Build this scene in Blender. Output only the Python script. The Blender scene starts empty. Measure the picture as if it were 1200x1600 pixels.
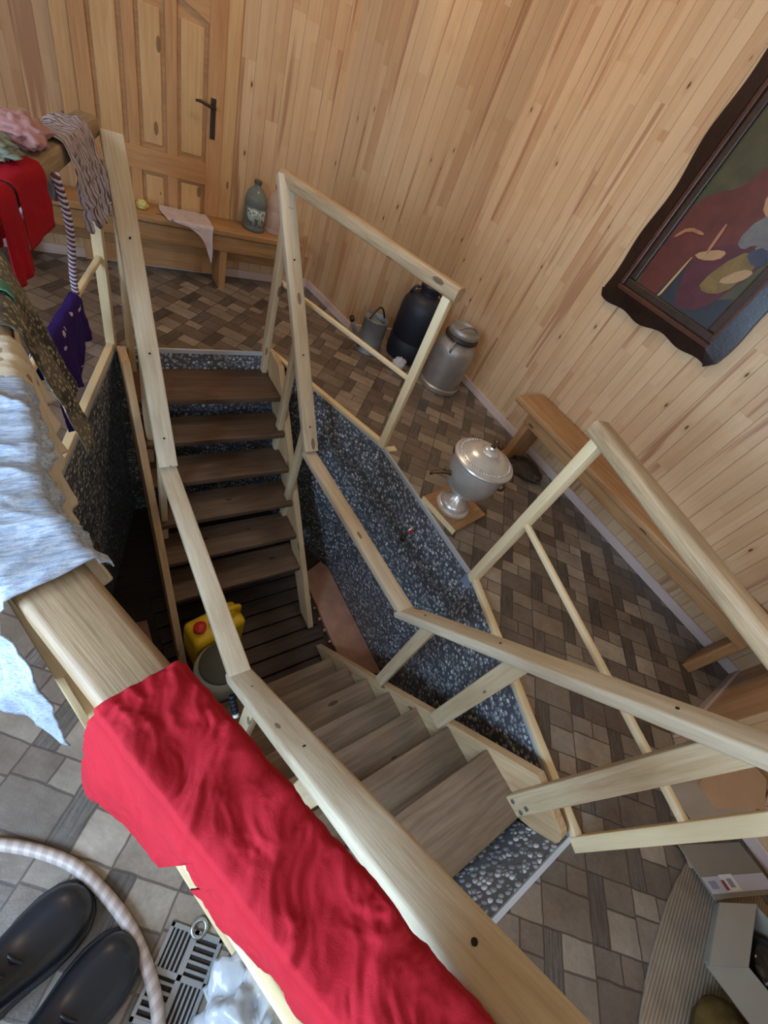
import bpy, bmesh, math, random
from mathutils import Vector, Matrix, noise
random.seed(7)
scene = bpy.context.scene
COL = scene.collection

# ------------------------------------------------------------------ camera, light, exposure
RC = ((0.81336785, -0.47352921, 0.33793908),
      (-0.17764272, -0.755322, -0.63081831),
      (0.55396372, 0.45305492, -0.69847365))
CAM_Z = 1.6
cam_data = bpy.data.cameras.new('camera')
cam = bpy.data.objects.new('camera', cam_data)
COL.objects.link(cam)
cam_data.sensor_fit = 'AUTO'
cam_data.sensor_width = 36.0
cam_data.lens = 651.77 / 1600 * 36.0
cam_data.clip_start = 0.02
m = Matrix.Identity(4)
for i in range(3):
    m[i][0] = RC[0][i]
    m[i][1] = -RC[1][i]
    m[i][2] = -RC[2][i]
m[2][3] = CAM_Z
cam.matrix_world = m
scene.camera = cam

scene.view_settings.view_transform = 'Standard'
scene.view_settings.look = 'None'
scene.view_settings.gamma = 1.0
scene.view_settings.use_curve_mapping = False
scene.view_settings.exposure = 0.45

world = bpy.data.worlds.new('overcast_sky')
scene.world = world
world.use_nodes = True
bg = world.node_tree.nodes['Background']
bg.inputs['Color'].default_value = (0.72, 0.84, 1.0, 1)
bg.inputs['Strength'].default_value = 2.0


def area_light(name, loc, direction, sx, sy, power, color, spread=180):
    d = bpy.data.lights.new(name, 'AREA')
    d.shape = 'RECTANGLE'
    d.size, d.size_y = sx, sy
    d.energy = power
    d.color = color
    d.spread = math.radians(spread)
    o = bpy.data.objects.new(name, d)
    COL.objects.link(o)
    o.location = loc
    o.rotation_euler = Vector(direction).to_track_quat('-Z', 'Z').to_euler()
    return o


# daylight through the left window; the other three lights are added fill
area_light('daylight_left', (-1.47, 0.0, 1.42), (1, 0, -0.15), 1.05, 1.05, 105, (0.47, 0.71, 1.0))
area_light('fill_front', (0.15, -1.45, 1.85), (0.1, 1, -0.1), 1.30, 1.0, 9, (0.70, 0.85, 1.0))  # added fill, shining through a made-up front window
area_light('fill_far_left', (-1.47, 2.10, 1.85), (1, -0.5, -0.1), 0.7, 0.9, 9, (0.74, 0.87, 1.0))  # added fill from an invented window, brightens the near pebble face
area_light('fill_overhead_warm', (1.6, 2.4, 2.80), (0, 0, -1), 0.5, 0.5, 10, (1.0, 0.74, 0.50))  # added warm fill for the far end, not an actual lamp

# ------------------------------------------------------------------ helpers


def link(o, parent=None, world_m=None):
    COL.objects.link(o)
    if world_m is not None:
        if parent is not None:
            o.parent = parent
            o.matrix_parent_inverse = Matrix.Identity(4)
            o.matrix_basis = abs_matrix(parent).inverted() @ world_m
        else:
            o.matrix_basis = world_m
    elif parent is not None:
        o.parent = parent
    return o


def abs_matrix(o):
    mm = o.matrix_basis.copy()
    p = o.parent
    while p is not None:
        mm = p.matrix_basis @ mm
        p = p.parent
    return mm


def tag(o, label, cat, group=None):
    o['label'] = label
    o['category'] = cat
    if group:
        o['group'] = group
    return o


def struct(o):
    o['kind'] = 'structure'
    return o


def empty(name, loc, label, cat, group=None, rz=0.0):
    o = bpy.data.objects.new(name, None)
    o.empty_display_size = 0.05
    COL.objects.link(o)
    o.location = loc
    o.rotation_euler = (0, 0, rz)
    o.matrix_basis = Matrix.Translation(Vector(loc)) @ Matrix.Rotation(rz, 4, 'Z')
    return tag(o, label, cat, group)


def mesh_obj(name, verts, faces, mat, parent=None, world_m=None, smooth=False, bevel=0, seg=2, auto=None):
    me = bpy.data.meshes.new(name)
    me.from_pydata([tuple(v) for v in verts], [], faces)
    me.update()
    bm = bmesh.new()
    bm.from_mesh(me)
    bmesh.ops.recalc_face_normals(bm, faces=bm.faces)
    bm.to_mesh(me)
    bm.free()
    if isinstance(mat, (list, tuple)):
        for x in mat:
            me.materials.append(x)
    else:
        me.materials.append(mat)
    if smooth or auto:
        for p in me.polygons:
            p.use_smooth = True
        if auto:
            try:
                me.set_sharp_from_angle(angle=math.radians(auto))
            except Exception:
                pass
    o = bpy.data.objects.new(name, me)
    link(o, parent, Matrix.Identity(4) if world_m is None else world_m)
    if bevel:
        b = o.modifiers.new('bevel', 'BEVEL')
        b.width = bevel
        b.segments = seg
        b.limit_method = 'ANGLE'
        b.angle_limit = math.radians(40)
    return o


def merge(*parts):
    V, F = [], []
    for v, f in parts:
        n = len(V)
        V += list(v)
        F += [tuple(i + n for i in q) for q in f]
    return V, F


def box_g(x0, x1, y0, y1, z0, z1):
    v = [(x0, y0, z0), (x1, y0, z0), (x1, y1, z0), (x0, y1, z0), (x0, y0, z1), (x1, y0, z1), (x1, y1, z1), (x0, y1, z1)]
    f = [(0, 3, 2, 1), (4, 5, 6, 7), (0, 1, 5, 4), (1, 2, 6, 5), (2, 3, 7, 6), (3, 0, 4, 7)]
    return v, f


def prism_g(poly, z0, z1):
    n = len(poly)
    v = [(x, y, z0) for x, y in poly] + [(x, y, z1) for x, y in poly]
    f = [tuple(range(n - 1, -1, -1)), tuple(range(n, 2 * n))]
    f += [(i, (i + 1) % n, n + (i + 1) % n, n + i) for i in range(n)]
    return v, f


def tube_g(pts, rad, n=10, closed=False):
    pts = [Vector(p) for p in pts]
    V, F = [], []
    N = len(pts)
    up = None
    for i, p in enumerate(pts):
        a = pts[(i - 1) % N] if (closed or i > 0) else p
        b = pts[(i + 1) % N] if (closed or i < N - 1) else p
        t = (b - a).normalized()
        if up is None:
            up = Vector((0, 0, 1)) if abs(t.z) < 0.9 else Vector((1, 0, 0))
        s = t.cross(up).normalized()
        up = s.cross(t).normalized()
        r = rad[i] if isinstance(rad, (list, tuple)) else rad
        for k in range(n):
            th = 2 * math.pi * k / n
            V.append(p + (s * math.cos(th) + up * math.sin(th)) * r)
    M = N if closed else N - 1
    for i in range(M):
        for k in range(n):
            j = (i + 1) % N
            F.append((i * n + k, i * n + (k + 1) % n, j * n + (k + 1) % n, j * n + k))
    if not closed:
        F.append(tuple(range(n - 1, -1, -1)))
        F.append(tuple((N - 1) * n + k for k in range(n)))
    return V, F


def lathe_g(prof, n=40, c=(0, 0, 0), sx=1.0, sy=1.0):
    V, F = [], []
    for r, z in prof:
        for k in range(n):
            th = 2 * math.pi * k / n
            V.append((c[0] + max(r, 1e-4) * math.cos(th) * sx, c[1] + max(r, 1e-4) * math.sin(th) * sy, c[2] + z))
    for i in range(len(prof) - 1):
        for k in range(n):
            F.append((i * n + k, i * n + (k + 1) % n, (i + 1) * n + (k + 1) % n, (i + 1) * n + k))
    F.append(tuple(range(n - 1, -1, -1)))
    F.append(tuple((len(prof) - 1) * n + k for k in range(n)))
    return V, F


def sph_g(c, rx, ry, rz, n=14, m_=8):
    prof = []
    V, F = [], []
    for i in range(m_ + 1):
        a = -math.pi / 2 + math.pi * i / m_
        for k in range(n):
            th = 2 * math.pi * k / n
            V.append((c[0] + rx * max(math.cos(a), 1e-3) * math.cos(th), c[1] + ry * max(math.cos(a), 1e-3) * math.sin(th), c[2] + rz * math.sin(a)))
    for i in range(m_):
        for k in range(n):
            F.append((i * n + k, i * n + (k + 1) % n, (i + 1) * n + (k + 1) % n, (i + 1) * n + k))
    F.append(tuple(range(n - 1, -1, -1)))
    F.append(tuple(m_ * n + k for k in range(n)))
    return V, F


def crumple(c, rx, ry, rz, seed, n=26, m_=16, amp=0.35, freq=3.0):
    V, F = sph_g((0, 0, 0), 1, 1, 1, n, m_)
    out = []
    for v in V:
        q = Vector(v)
        k = 1 + amp * noise.noise(q * freq + Vector((seed * 3.7, seed, 0))) - amp * 0.7 * abs(noise.noise(q * freq * 2 + Vector((seed, 7, seed))))
        q = q * k
        out.append((c[0] + q.x * rx, c[1] + q.y * ry, max(c[2] + 0.002, c[2] + rz * (q.z + 0.85))))
    return out, F


def frame_m(p0, p1, up=(0, 0, 1), roll=0.0):
    p0, p1 = Vector(p0), Vector(p1)
    x = (p1 - p0).normalized()
    u = Vector(up)
    if abs(x.dot(u)) > 0.98:
        u = Vector((0, 1, 0))
    y = u.cross(x).normalized()
    z = x.cross(y)
    mm = Matrix((x, y, z)).transposed().to_4x4()
    mm.translation = (p0 + p1) / 2
    return mm @ Matrix.Rotation(roll, 4, 'X'), (p1 - p0).length


def timber(name, p0, p1, w, h, mat, parent=None, up=(0, 0, 1), r=0.004, wob=0.0, cut0=0.0, cut1=0.0, roll=0.0):
    """A piece of wood from p0 to p1, w across, h deep (along up), rounded edges, local X along the grain.
    cut0, cut1 shear the ends (metres of x per metre of local z)."""
    M, L = frame_m(p0, p1, up, roll)
    segs = 3
    prof = []
    for cx, cy, a0 in ((w / 2 - r, h / 2 - r, 0), (-w / 2 + r, h / 2 - r, 90), (-w / 2 + r, -h / 2 + r, 180), (w / 2 - r, -h / 2 + r, 270)):
        for k in range(segs + 1):
            a = math.radians(a0 + 90 * k / segs)
            prof.append((cx + r * math.cos(a), cy + r * math.sin(a)))
    n = len(prof)
    st = max(2, int(L / 0.06)) if wob else 2
    V, F = [], []
    off = random.random() * 50
    for i in range(st):
        t = i / (st - 1)
        for (y, z) in prof:
            x = -L / 2 + L * t
            if i == 0:
                x += cut0 * z
            if i == st - 1:
                x += cut1 * z
            if wob:
                q = noise.noise_vector(Vector((x * 4 + off, y * 6, z * 6)))
                y2, z2 = y + q.x * wob, z + q.y * wob
            else:
                y2, z2 = y, z
            V.append((x, y2, z2))
    for i in range(st - 1):
        for k in range(n):
            F.append((i * n + k, i * n + (k + 1) % n, (i + 1) * n + (k + 1) % n, (i + 1) * n + k))
    F.append(tuple(range(n - 1, -1, -1)))
    F.append(tuple((st - 1) * n + k for k in range(n)))
    return mesh_obj(name, V, F, mat, parent, M, auto=50)


# ------------------------------------------------------------------ materials
class NT:
    def __init__(self, name):
        self.mat = bpy.data.materials.new(name)
        self.mat.use_nodes = True
        self.t = self.mat.node_tree
        self.b = self.t.nodes['Principled BSDF']

    def n(self, typ, **kw):
        nd = self.t.nodes.new(typ)
        for k, v in kw.items():
            setattr(nd, k, v)
        return nd

    def l(self, a, b):
        self.t.links.new(a, b)

    def math(self, op, a, b=None, c=None):
        nd = self.n('ShaderNodeMath', operation=op)
        for i, v in enumerate((a, b, c)):
            if v is None:
                continue
            if isinstance(v, (int, float)):
                nd.inputs[i].default_value = v
            else:
                self.l(v, nd.inputs[i])
        return nd.outputs[0]

    def mix(self, fac, a, b, mode='MIX'):
        nd = self.n('ShaderNodeMix', data_type='RGBA', blend_type=mode)
        for sock, v in ((nd.inputs[0], fac), (nd.inputs[6], a), (nd.inputs[7], b)):
            if isinstance(v, (int, float)):
                sock.default_value = v
            elif isinstance(v, tuple):
                sock.default_value = v if len(v) == 4 else (*v, 1)
            else:
                self.l(v, sock)
        return nd.outputs[2]

    def ramp(self, fac, stops, interp='LINEAR'):
        nd = self.n('ShaderNodeValToRGB')
        cr = nd.color_ramp
        cr.interpolation = interp
        while len(cr.elements) > len(stops):
            cr.elements.remove(cr.elements[-1])
        while len(cr.elements) < len(stops):
            cr.elements.new(1)
        for e, (p, c) in zip(cr.elements, stops):
            e.position = p
            e.color = c if len(c) == 4 else (*c, 1)
        self.l(fac, nd.inputs[0])
        return nd.outputs[0]

    def coords(self, scale=(1, 1, 1), rnd=True, rot=(0, 0, 0), loc=(0, 0, 0)):
        tc = self.n('ShaderNodeTexCoord')
        mp = self.n('ShaderNodeMapping')
        mp.inputs['Scale'].default_value = scale
        mp.inputs['Rotation'].default_value = rot
        mp.inputs['Location'].default_value = loc
        if rnd:
            oi = self.n('ShaderNodeObjectInfo')
            va = self.n('ShaderNodeVectorMath', operation='MULTIPLY_ADD')
            self.l(oi.outputs['Random'], va.inputs[0])
            va.inputs[1].default_value = (37.0, 23.0, 31.0)
            self.l(tc.outputs['Object'], va.inputs[2])
            self.l(va.outputs[0], mp.inputs['Vector'])
        else:
            self.l(tc.outputs['Object'], mp.inputs['Vector'])
        return mp.outputs[0]

    def noise(self, vec, scale=5, detail=4, rough=0.55, dist=0.0):
        nd = self.n('ShaderNodeTexNoise')
        nd.inputs['Scale'].default_value = scale
        nd.inputs['Detail'].default_value = detail
        nd.inputs['Roughness'].default_value = rough
        nd.inputs['Distortion'].default_value = dist
        self.l(vec, nd.inputs['Vector'])
        return nd.outputs['Fac']

    def vor(self, vec, scale, feature='F1', rnd=1.0):
        nd = self.n('ShaderNodeTexVoronoi', feature=feature)
        nd.inputs['Scale'].default_value = scale
        nd.inputs['Randomness'].default_value = rnd
        self.l(vec, nd.inputs['Vector'])
        return nd

    def bump(self, h, strength=0.3, dist=0.01):
        nd = self.n('ShaderNodeBump')
        nd.inputs['Strength'].default_value = strength
        nd.inputs['Distance'].default_value = dist
        self.l(h, nd.inputs['Height'])
        self.l(nd.outputs[0], self.b.inputs['Normal'])

    def set(self, color=None, rough=0.6, metal=0.0, spec=None):
        if color is not None:
            if isinstance(color, tuple):
                self.b.inputs['Base Color'].default_value = color if len(color) == 4 else (*color, 1)
            else:
                self.l(color, self.b.inputs['Base Color'])
        if isinstance(rough, (int, float)):
            self.b.inputs['Roughness'].default_value = rough
        else:
            self.l(rough, self.b.inputs['Roughness'])
        self.b.inputs['Metallic'].default_value = metal
        if spec is not None:
            self.b.inputs['Specular IOR Level'].default_value = spec
        return self.mat


def S(r, g, b):
    f = lambda c: (c / 255 / 12.92) if c / 255 <= 0.04045 else ((c / 255 + 0.055) / 1.055) ** 2.4
    return (f(r), f(g), f(b))


def wood(name, light, dark, rough=0.55, grain=1.0, knots=True, fine=0.5):
    t = NT(name)
    v = t.coords((1.6, 22, 22))
    g1 = t.noise(v, 2.2, 5, 0.6, 0.6)
    v2 = t.coords((6, 160, 160))
    g2 = t.noise(v2, 1.5, 3, 0.6)
    v3 = t.coords((1.2, 4, 4))
    g3 = t.noise(v3, 1.3, 2)
    fac = t.math('ADD', t.math('MULTIPLY', g1, 0.55 * grain), t.math('ADD', t.math('MULTIPLY', g2, fine * 0.5), t.math('MULTIPLY', g3, 0.35)))
    c = t.ramp(fac, [(0.38, dark), (0.78, light)])
    if knots:
        kv = t.coords((3.2, 9, 9))
        k = t.vor(kv, 1.0)
        kk = t.math('LESS_THAN', k.outputs['Distance'], 0.11)
        c = t.mix(t.math('MULTIPLY', kk, 0.75), c, tuple(x * 0.25 for x in dark))
    t.bump(t.math('ADD', g2, g1), 0.18, 0.003)
    return t.set(c, rough, spec=0.35)


def planks(name, cols, groove=0.092, seg=1.1):
    """tongue-and-groove boards, local X along the wall, local Z up; heartwood streaks and knots"""
    t = NT(name)
    tc = t.n('ShaderNodeTexCoord')
    sp = t.n('ShaderNodeSeparateXYZ')
    t.l(tc.outputs['Object'], sp.inputs[0])
    x, z = sp.outputs[0], sp.outputs[2]

    def cells(lam, sg, k):
        cu = t.math('FLOOR', t.math('DIVIDE', x, lam))
        wn = t.n('ShaderNodeTexWhiteNoise', noise_dimensions='1D')
        t.l(t.math('ADD', cu, k), wn.inputs['W'])
        cz = t.math('FLOOR', t.math('ADD', t.math('DIVIDE', z, sg), t.math('MULTIPLY', wn.outputs['Value'], 7.0)))
        cb = t.n('ShaderNodeCombineXYZ')
        t.l(cu, cb.inputs[0])
        t.l(cz, cb.inputs[1])
        w2 = t.n('ShaderNodeTexWhiteNoise', noise_dimensions='2D')
        t.l(cb.outputs[0], w2.inputs['Vector'])
        return w2
    board = cells(groove, seg, 0.0)
    lath = cells(groove / 2, 0.45, 31.0)
    base = t.ramp(t.math('ADD', t.math('MULTIPLY', board.outputs['Value'], 0.72), t.math('MULTIPLY', lath.outputs['Value'], 0.28)), cols)

    def stretched(sx, sz, off):
        mp = t.n('ShaderNodeMapping')
        mp.inputs['Scale'].default_value = (sx, sx, sz)
        t.l(tc.outputs['Object'], mp.inputs['Vector'])
        ad = t.n('ShaderNodeVectorMath', operation='MULTIPLY_ADD')
        t.l(off.outputs['Color'], ad.inputs[0])
        ad.inputs[1].default_value = (5, 5, 9)
        t.l(mp.outputs[0], ad.inputs[2])
        return ad.outputs[0]
    g = t.noise(stretched(60, 2.0, board), 1.6, 5, 0.62, 0.5)
    c = t.mix(1.0, base, t.ramp(g, [(0.3, (0.90, 0.87, 0.84)), (0.7, (1.03, 1.02, 1.0))]), 'MULTIPLY')
    # heartwood streaks
    st = t.noise(stretched(17, 0.8, board), 1.0, 2, 0.5)
    c = t.mix(t.ramp(st, [(0.61, (0, 0, 0)), (0.68, (0.75, 0.75, 0.75))]), c, S(158, 108, 76))
    # knots
    mk = t.n('ShaderNodeMapping')
    mk.inputs['Scale'].default_value = (13, 13, 5.5)
    t.l(tc.outputs['Object'], mk.inputs['Vector'])
    k = t.vor(mk.outputs[0], 1.0)
    gate = t.n('ShaderNodeSeparateColor')
    t.l(k.outputs['Color'], gate.inputs[0])
    on = t.math('GREATER_THAN', gate.outputs[0], 0.62)
    halo = t.math('MULTIPLY', t.ramp(k.outputs['Distance'], [(0.05, (1, 1, 1)), (0.30, (0, 0, 0))]), on)
    c = t.mix(t.math('MULTIPLY', halo, 0.35), c, S(170, 116, 72))
    core = t.math('MULTIPLY', t.ramp(k.outputs['Distance'], [(0.05, (1, 1, 1)), (0.10, (0, 0, 0))]), on)
    c = t.mix(t.math('MULTIPLY', core, 0.9), c, S(58, 34, 22))
    # grooves
    gx = t.math('FRACT', t.math('DIVIDE', x, groove))
    d = t.math('ABSOLUTE', t.math('SUBTRACT', gx, 0.5))
    line = t.ramp(d, [(0.470, (0, 0, 0)), (0.490, (1, 1, 1))])
    c = t.mix(t.math('MULTIPLY', line, 0.38), c, S(128, 92, 60))
    t.bump(t.math('SUBTRACT', t.math('MULTIPLY', g, 0.10), line), 0.6, 0.004)
    return t.set(c, 0.46, spec=0.4)


def flat(name, col, rough=0.6, metal=0.0, spec=None, bump=0.0, bscale=60, var=0.0):
    t = NT(name)
    v = t.coords((1, 1, 1))
    nz = t.noise(v, bscale, 4)
    c = col
    if var:
        nz2 = t.noise(v, 9, 4)
        c = t.ramp(nz2, [(0.3, tuple(x * (1 - var) for x in col)), (0.7, tuple(min(1, x * (1 + var * 0.6)) for x in col))])
    if bump:
        t.bump(nz, bump, 0.004)
    return t.set(c, rough, metal, spec)


PINE = [(0.0, S(192, 152, 112)), (0.3, S(204, 168, 128)), (0.6, S(214, 180, 140)), (0.85, S(202, 164, 124)), (1.0, S(188, 144, 104))]
M_wall = planks('pine_boards', PINE)
M_door = wood('door_pine', S(204, 158, 108), S(170, 118, 76), knots=False)
M_door_panel = wood('door_panel_pine', S(216, 176, 124), S(184, 138, 90))
M_base = wood('painted_baseboard', S(226, 208, 200), S(206, 180, 168), knots=False, grain=0.5)
M_lath = wood('fresh_pine', S(238, 222, 184), S(222, 196, 150), knots=False, grain=0.7)
M_hand = wood('sanded_ash', S(216, 202, 176), S(172, 150, 120))
M_post = wood('sanded_pine', S(216, 196, 160), S(176, 146, 108))
M_rail = wood('varnished_log', S(184, 156, 120), S(112, 88, 64), rough=0.42, grain=1.0, fine=1.0)
M_oldrail = wood('weathered_rail', S(158, 134, 104), S(98, 78, 58), rough=0.5, grain=1.0, fine=1.0)
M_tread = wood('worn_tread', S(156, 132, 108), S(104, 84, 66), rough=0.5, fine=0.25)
M_tread_far = wood('worn_tread_shaded', S(122, 94, 72), S(74, 54, 40), rough=0.5, fine=0.25)  # redder wood, also darkened in colour to stand in for pit shade
M_string = wood('stringer_pine', S(214, 186, 144), S(170, 132, 94))
M_bench = wood('bench_wood', S(190, 148, 100), S(142, 100, 64), rough=0.5)
M_deck = wood('dark_deck', S(84, 66, 54), S(44, 34, 28), rough=0.55)
M_black = flat('black_plastic', S(24, 26, 34), 0.42)
M_alu = flat('dull_aluminium', S(166, 162, 156), 0.42, 0.6, bump=0.15, bscale=25, var=0.18)
M_galv = flat('galvanised_steel', S(140, 144, 146), 0.5, 0.45, bump=0.1, bscale=40, var=0.25)
M_silver = flat('silver_plate', S(208, 204, 198), 0.28, 0.6, bump=0.12, bscale=30, var=0.12)
M_brass = flat('dark_bronze', S(96, 74, 52), 0.4, 0.7, var=0.2)
M_steel = flat('steel', S(170, 172, 174), 0.3, 0.9)
M_iron = flat('dark_iron', S(70, 58, 48), 0.5, 0.6)
M_screw = flat('screw_head', S(90, 78, 62), 0.5, 0.5)
M_hole = flat('nail_hole', S(38, 26, 18), 0.8)
M_yellow = flat('yellow_plastic', S(232, 190, 24), 0.4)
M_redcap = flat('red_plastic', S(206, 40, 30), 0.4)
M_whiteplastic = flat('milky_plastic', S(205, 205, 190), 0.45)
M_greyplastic = flat('grey_plastic_lid', S(78, 80, 74), 0.5)
M_card = flat('cardboard', S(178, 146, 116), 0.8, bump=0.08, var=0.06)
M_cardgrey = flat('grey_cardboard', S(142, 136, 124), 0.75, bump=0.08, var=0.06)
M_white = flat('white_paper', S(235, 235, 238), 0.6)
M_stickerblue = flat('sticker_print', S(150, 150, 172), 0.6)
M_stickerred = flat('sticker_red_print', S(150, 60, 66), 0.6)
M_rim = flat('pale_rim_strip', S(196, 200, 206), 0.4, 0.2)
M_terra = flat('terracotta_slab', S(190, 138, 112), 0.6, bump=0.15, bscale=20, var=0.2)
M_rubber = flat('black_rubber', S(34, 38, 46), 0.30, bump=0.15, bscale=14)
M_plaster = flat('ceiling_boards_plain', S(214, 184, 140), 0.7, var=0.1)

# floor linoleum: stone blocks and wooden strips, laid at 45 degrees
def floor_mat():
    t = NT('stone_pattern_linoleum')
    v = t.coords((1, 1, 1), rnd=False, rot=(0, 0, math.radians(44)))
    nzv = t.n('ShaderNodeTexNoise')
    nzv.inputs['Scale'].default_value = 14
    t.l(v, nzv.inputs['Vector'])
    wob = t.n('ShaderNodeVectorMath', operation='MULTIPLY_ADD')
    t.l(nzv.outputs['Color'], wob.inputs[0])
    wob.inputs[1].default_value = (0.010, 0.010, 0)
    t.l(v, wob.inputs[2])
    sp = t.n('ShaderNodeSeparateXYZ')
    t.l(wob.outputs[0], sp.inputs[0])
    P = 0.185
    a = t.math('DIVIDE', sp.outputs[0], P)
    b = t.math('DIVIDE', sp.outputs[1], P)
    ia, ib = t.math('FLOOR', a), t.math('FLOOR', b)
    fa, fb = t.math('FRACT', a), t.math('FRACT', b)
    par = t.math('FLOORED_MODULO', t.math('ADD', ia, ib), 2.0)
    # swap for odd cells
    p = t.math('ADD', t.math('MULTIPLY', fa, t.math('SUBTRACT', 1.0, par)), t.math('MULTIPLY', fb, par))
    q = t.math('ADD', t.math('MULTIPLY', fb, t.math('SUBTRACT', 1.0, par)), t.math('MULTIPLY', fa, par))
    side = t.math('GREATER_THAN', p, t.math('ADD', 0.36, t.math('MULTIPLY', par, 0.24)))
    halfq = t.math('GREATER_THAN', q, 0.55)
    sub = t.math('ADD', side, t.math('MULTIPLY', t.math('MULTIPLY', halfq, side), 2.0))
    cb = t.n('ShaderNodeCombineXYZ')
    t.l(ia, cb.inputs[0]); t.l(ib, cb.inputs[1]); t.l(sub, cb.inputs[2])
    wn = t.n('ShaderNodeTexWhiteNoise', noise_dimensions='3D')
    t.l(cb.outputs[0], wn.inputs['Vector'])
    strip = t.math('SUBTRACT', 1.0, side)
    stone = t.ramp(wn.outputs['Value'], [(0.0, S(156, 142, 126)), (0.4, S(118, 104, 92)), (0.7, S(104, 92, 82)), (1.0, S(172, 158, 140))])
    stripc = t.ramp(wn.outputs['Value'], [(0.0, S(88, 80, 74)), (1.0, S(112, 102, 94))])
    mpw = t.n('ShaderNodeMapping')
    mpw.inputs['Scale'].default_value = (150, 9, 1)
    t.l(v, mpw.inputs['Vector'])
    wg = t.noise(mpw.outputs[0], 1.0, 4, 0.6)
    stripc = t.mix(1.0, stripc, t.ramp(wg, [(0.35, (0.55, 0.55, 0.55)), (0.65, (1.2, 1.2, 1.2))]), 'MULTIPLY')
    c = t.mix(t.math('MULTIPLY', strip, t.math('SUBTRACT', 1.0, par)), stone, stripc)
    big = t.noise(v, 9, 5, 0.65)
    c = t.mix(1.0, c, t.ramp(big, [(0.25, (0.70, 0.68, 0.66)), (0.75, (1.18, 1.18, 1.18))]), 'MULTIPLY')
    fine = t.noise(v, 70, 4, 0.7)
    c = t.mix(0.6, c, t.ramp(fine, [(0.3, (0.75, 0.75, 0.75)), (0.7, (1.12, 1.12, 1.12))]), 'MULTIPLY')
    # joints
    def edge(f, w):
        return t.math('LESS_THAN', t.math('MINIMUM', f, t.math('SUBTRACT', 1.0, f)), w)
    thr = t.math('ADD', 0.36, t.math('MULTIPLY', par, 0.24))
    e1 = t.math('LESS_THAN', t.math('ABSOLUTE', t.math('SUBTRACT', p, thr)), 0.018)
    e2 = t.math('MULTIPLY', side, t.math('LESS_THAN', t.math('ABSOLUTE', t.math('SUBTRACT', q, 0.55)), 0.018))
    j = t.math('MAXIMUM', t.math('MAXIMUM', edge(fa, 0.016), edge(fb, 0.016)), t.math('MAXIMUM', e1, e2))
    c = t.mix(t.math('MULTIPLY', j, 0.72), c, S(58, 44, 38))
    h = t.math('SUBTRACT', t.math('ADD', t.math('MULTIPLY', fine, 0.5), big), t.math('MULTIPLY', j, 0.8))
    t.bump(h, 0.35, 0.004)
    return t.set(c, t.ramp(big, [(0.3, (0.30, 0.30, 0.30)), (0.7, (0.44, 0.44, 0.44))]), spec=0.6)


M_floor = floor_mat()


def pebble_mat():
    t = NT('pebble_tile')
    v = t.coords((1, 1, 1), rnd=False)
    sc = 44
    d = t.vor(v, sc, 'DISTANCE_TO_EDGE', 0.85)
    f1 = t.vor(v, sc, 'F1', 0.85)
    sep = t.n('ShaderNodeSeparateColor')
    t.l(f1.outputs['Color'], sep.inputs[0])
    c = t.ramp(sep.outputs[0], [(0.0, S(122, 124, 128)), (0.5, S(168, 170, 174)), (0.85, S(206, 208, 212)), (1.0, S(240, 242, 244))])
    nz = t.noise(v, 120, 3)
    c = t.mix(0.35, c, t.ramp(nz, [(0.3, (0.6, 0.6, 0.6)), (0.7, (1.2, 1.2, 1.2))]), 'MULTIPLY')
    g1 = t.ramp(d.outputs['Distance'], [(0.02, (1, 1, 1)), (0.10, (0, 0, 0))])
    g2 = t.ramp(f1.outputs['Distance'], [(0.44, (0, 0, 0)), (0.54, (1, 1, 1))])
    grout = t.math('MAXIMUM', g1, g2)
    c = t.mix(grout, c, S(92, 94, 98))
    h = t.ramp(f1.outputs['Distance'], [(0.0, (1, 1, 1)), (0.5, (0, 0, 0))], 'EASE')
    t.bump(t.math('SUBTRACT', h, t.math('MULTIPLY', grout, 0.4)), 0.6, 0.006)
    return t.set(c, 0.32, spec=0.6)


M_pebble = pebble_mat()


def cloth_mat(name, base, dark=None, weave=900, crumple=0.35, cscale=30, extra=None, rough=0.85):
    t = NT(name)
    v = t.coords((1, 1, 1))
    w = t.noise(v, weave, 2)
    cr = t.noise(v, cscale, 5, 0.6, 0.8)
    c = t.ramp(t.noise(v, 12, 3), [(0.3, dark or tuple(x * 0.86 for x in base)), (0.7, base)])
    if extra:
        c = extra(t, v, c)
    t.bump(t.math('ADD', t.math('MULTIPLY', w, 0.25), cr), crumple, 0.012)
    m_ = t.set(c, rough, spec=0.2)
    return m_


M_redcloth = cloth_mat('red_cotton', S(158, 22, 36), crumple=0.16, cscale=55)
M_redcloth2 = cloth_mat('deep_red_cotton', S(160, 10, 30), crumple=0.2)


def knit_extra(t, v, c):
    mp = t.n('ShaderNodeMapping')
    mp.inputs['Scale'].default_value = (40, 260, 260)
    t.l(v, mp.inputs['Vector'])
    s = t.noise(mp.outputs[0], 1.0, 4, 0.7)
    return t.mix(1.0, c, t.ramp(s, [(0.35, S(168, 184, 206)), (0.62, S(250, 250, 252))]), 'MULTIPLY')


M_knit = cloth_mat('heather_blue_knit', S(186, 192, 200), crumple=0.2, extra=knit_extra)


def flower_extra(t, v, c):
    a = t.vor(v, 22)
    sep = t.n('ShaderNodeSeparateColor')
    t.l(a.outputs['Color'], sep.inputs[0])
    nz = t.noise(v, 60, 3)
    f = t.math('MULTIPLY', t.math('LESS_THAN', t.math('ADD', a.outputs['Distance'], t.math('MULTIPLY', nz, 0.25)), 0.47), t.math('GREATER_THAN', sep.outputs[0], 0.5))
    colr = t.ramp(sep.outputs[1], [(0, S(110, 92, 72)), (0.4, S(152, 136, 104)), (0.75, S(150, 96, 88)), (1.0, S(126, 128, 120))])
    return t.mix(t.math('MULTIPLY', f, 0.8), c, colr)


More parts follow.
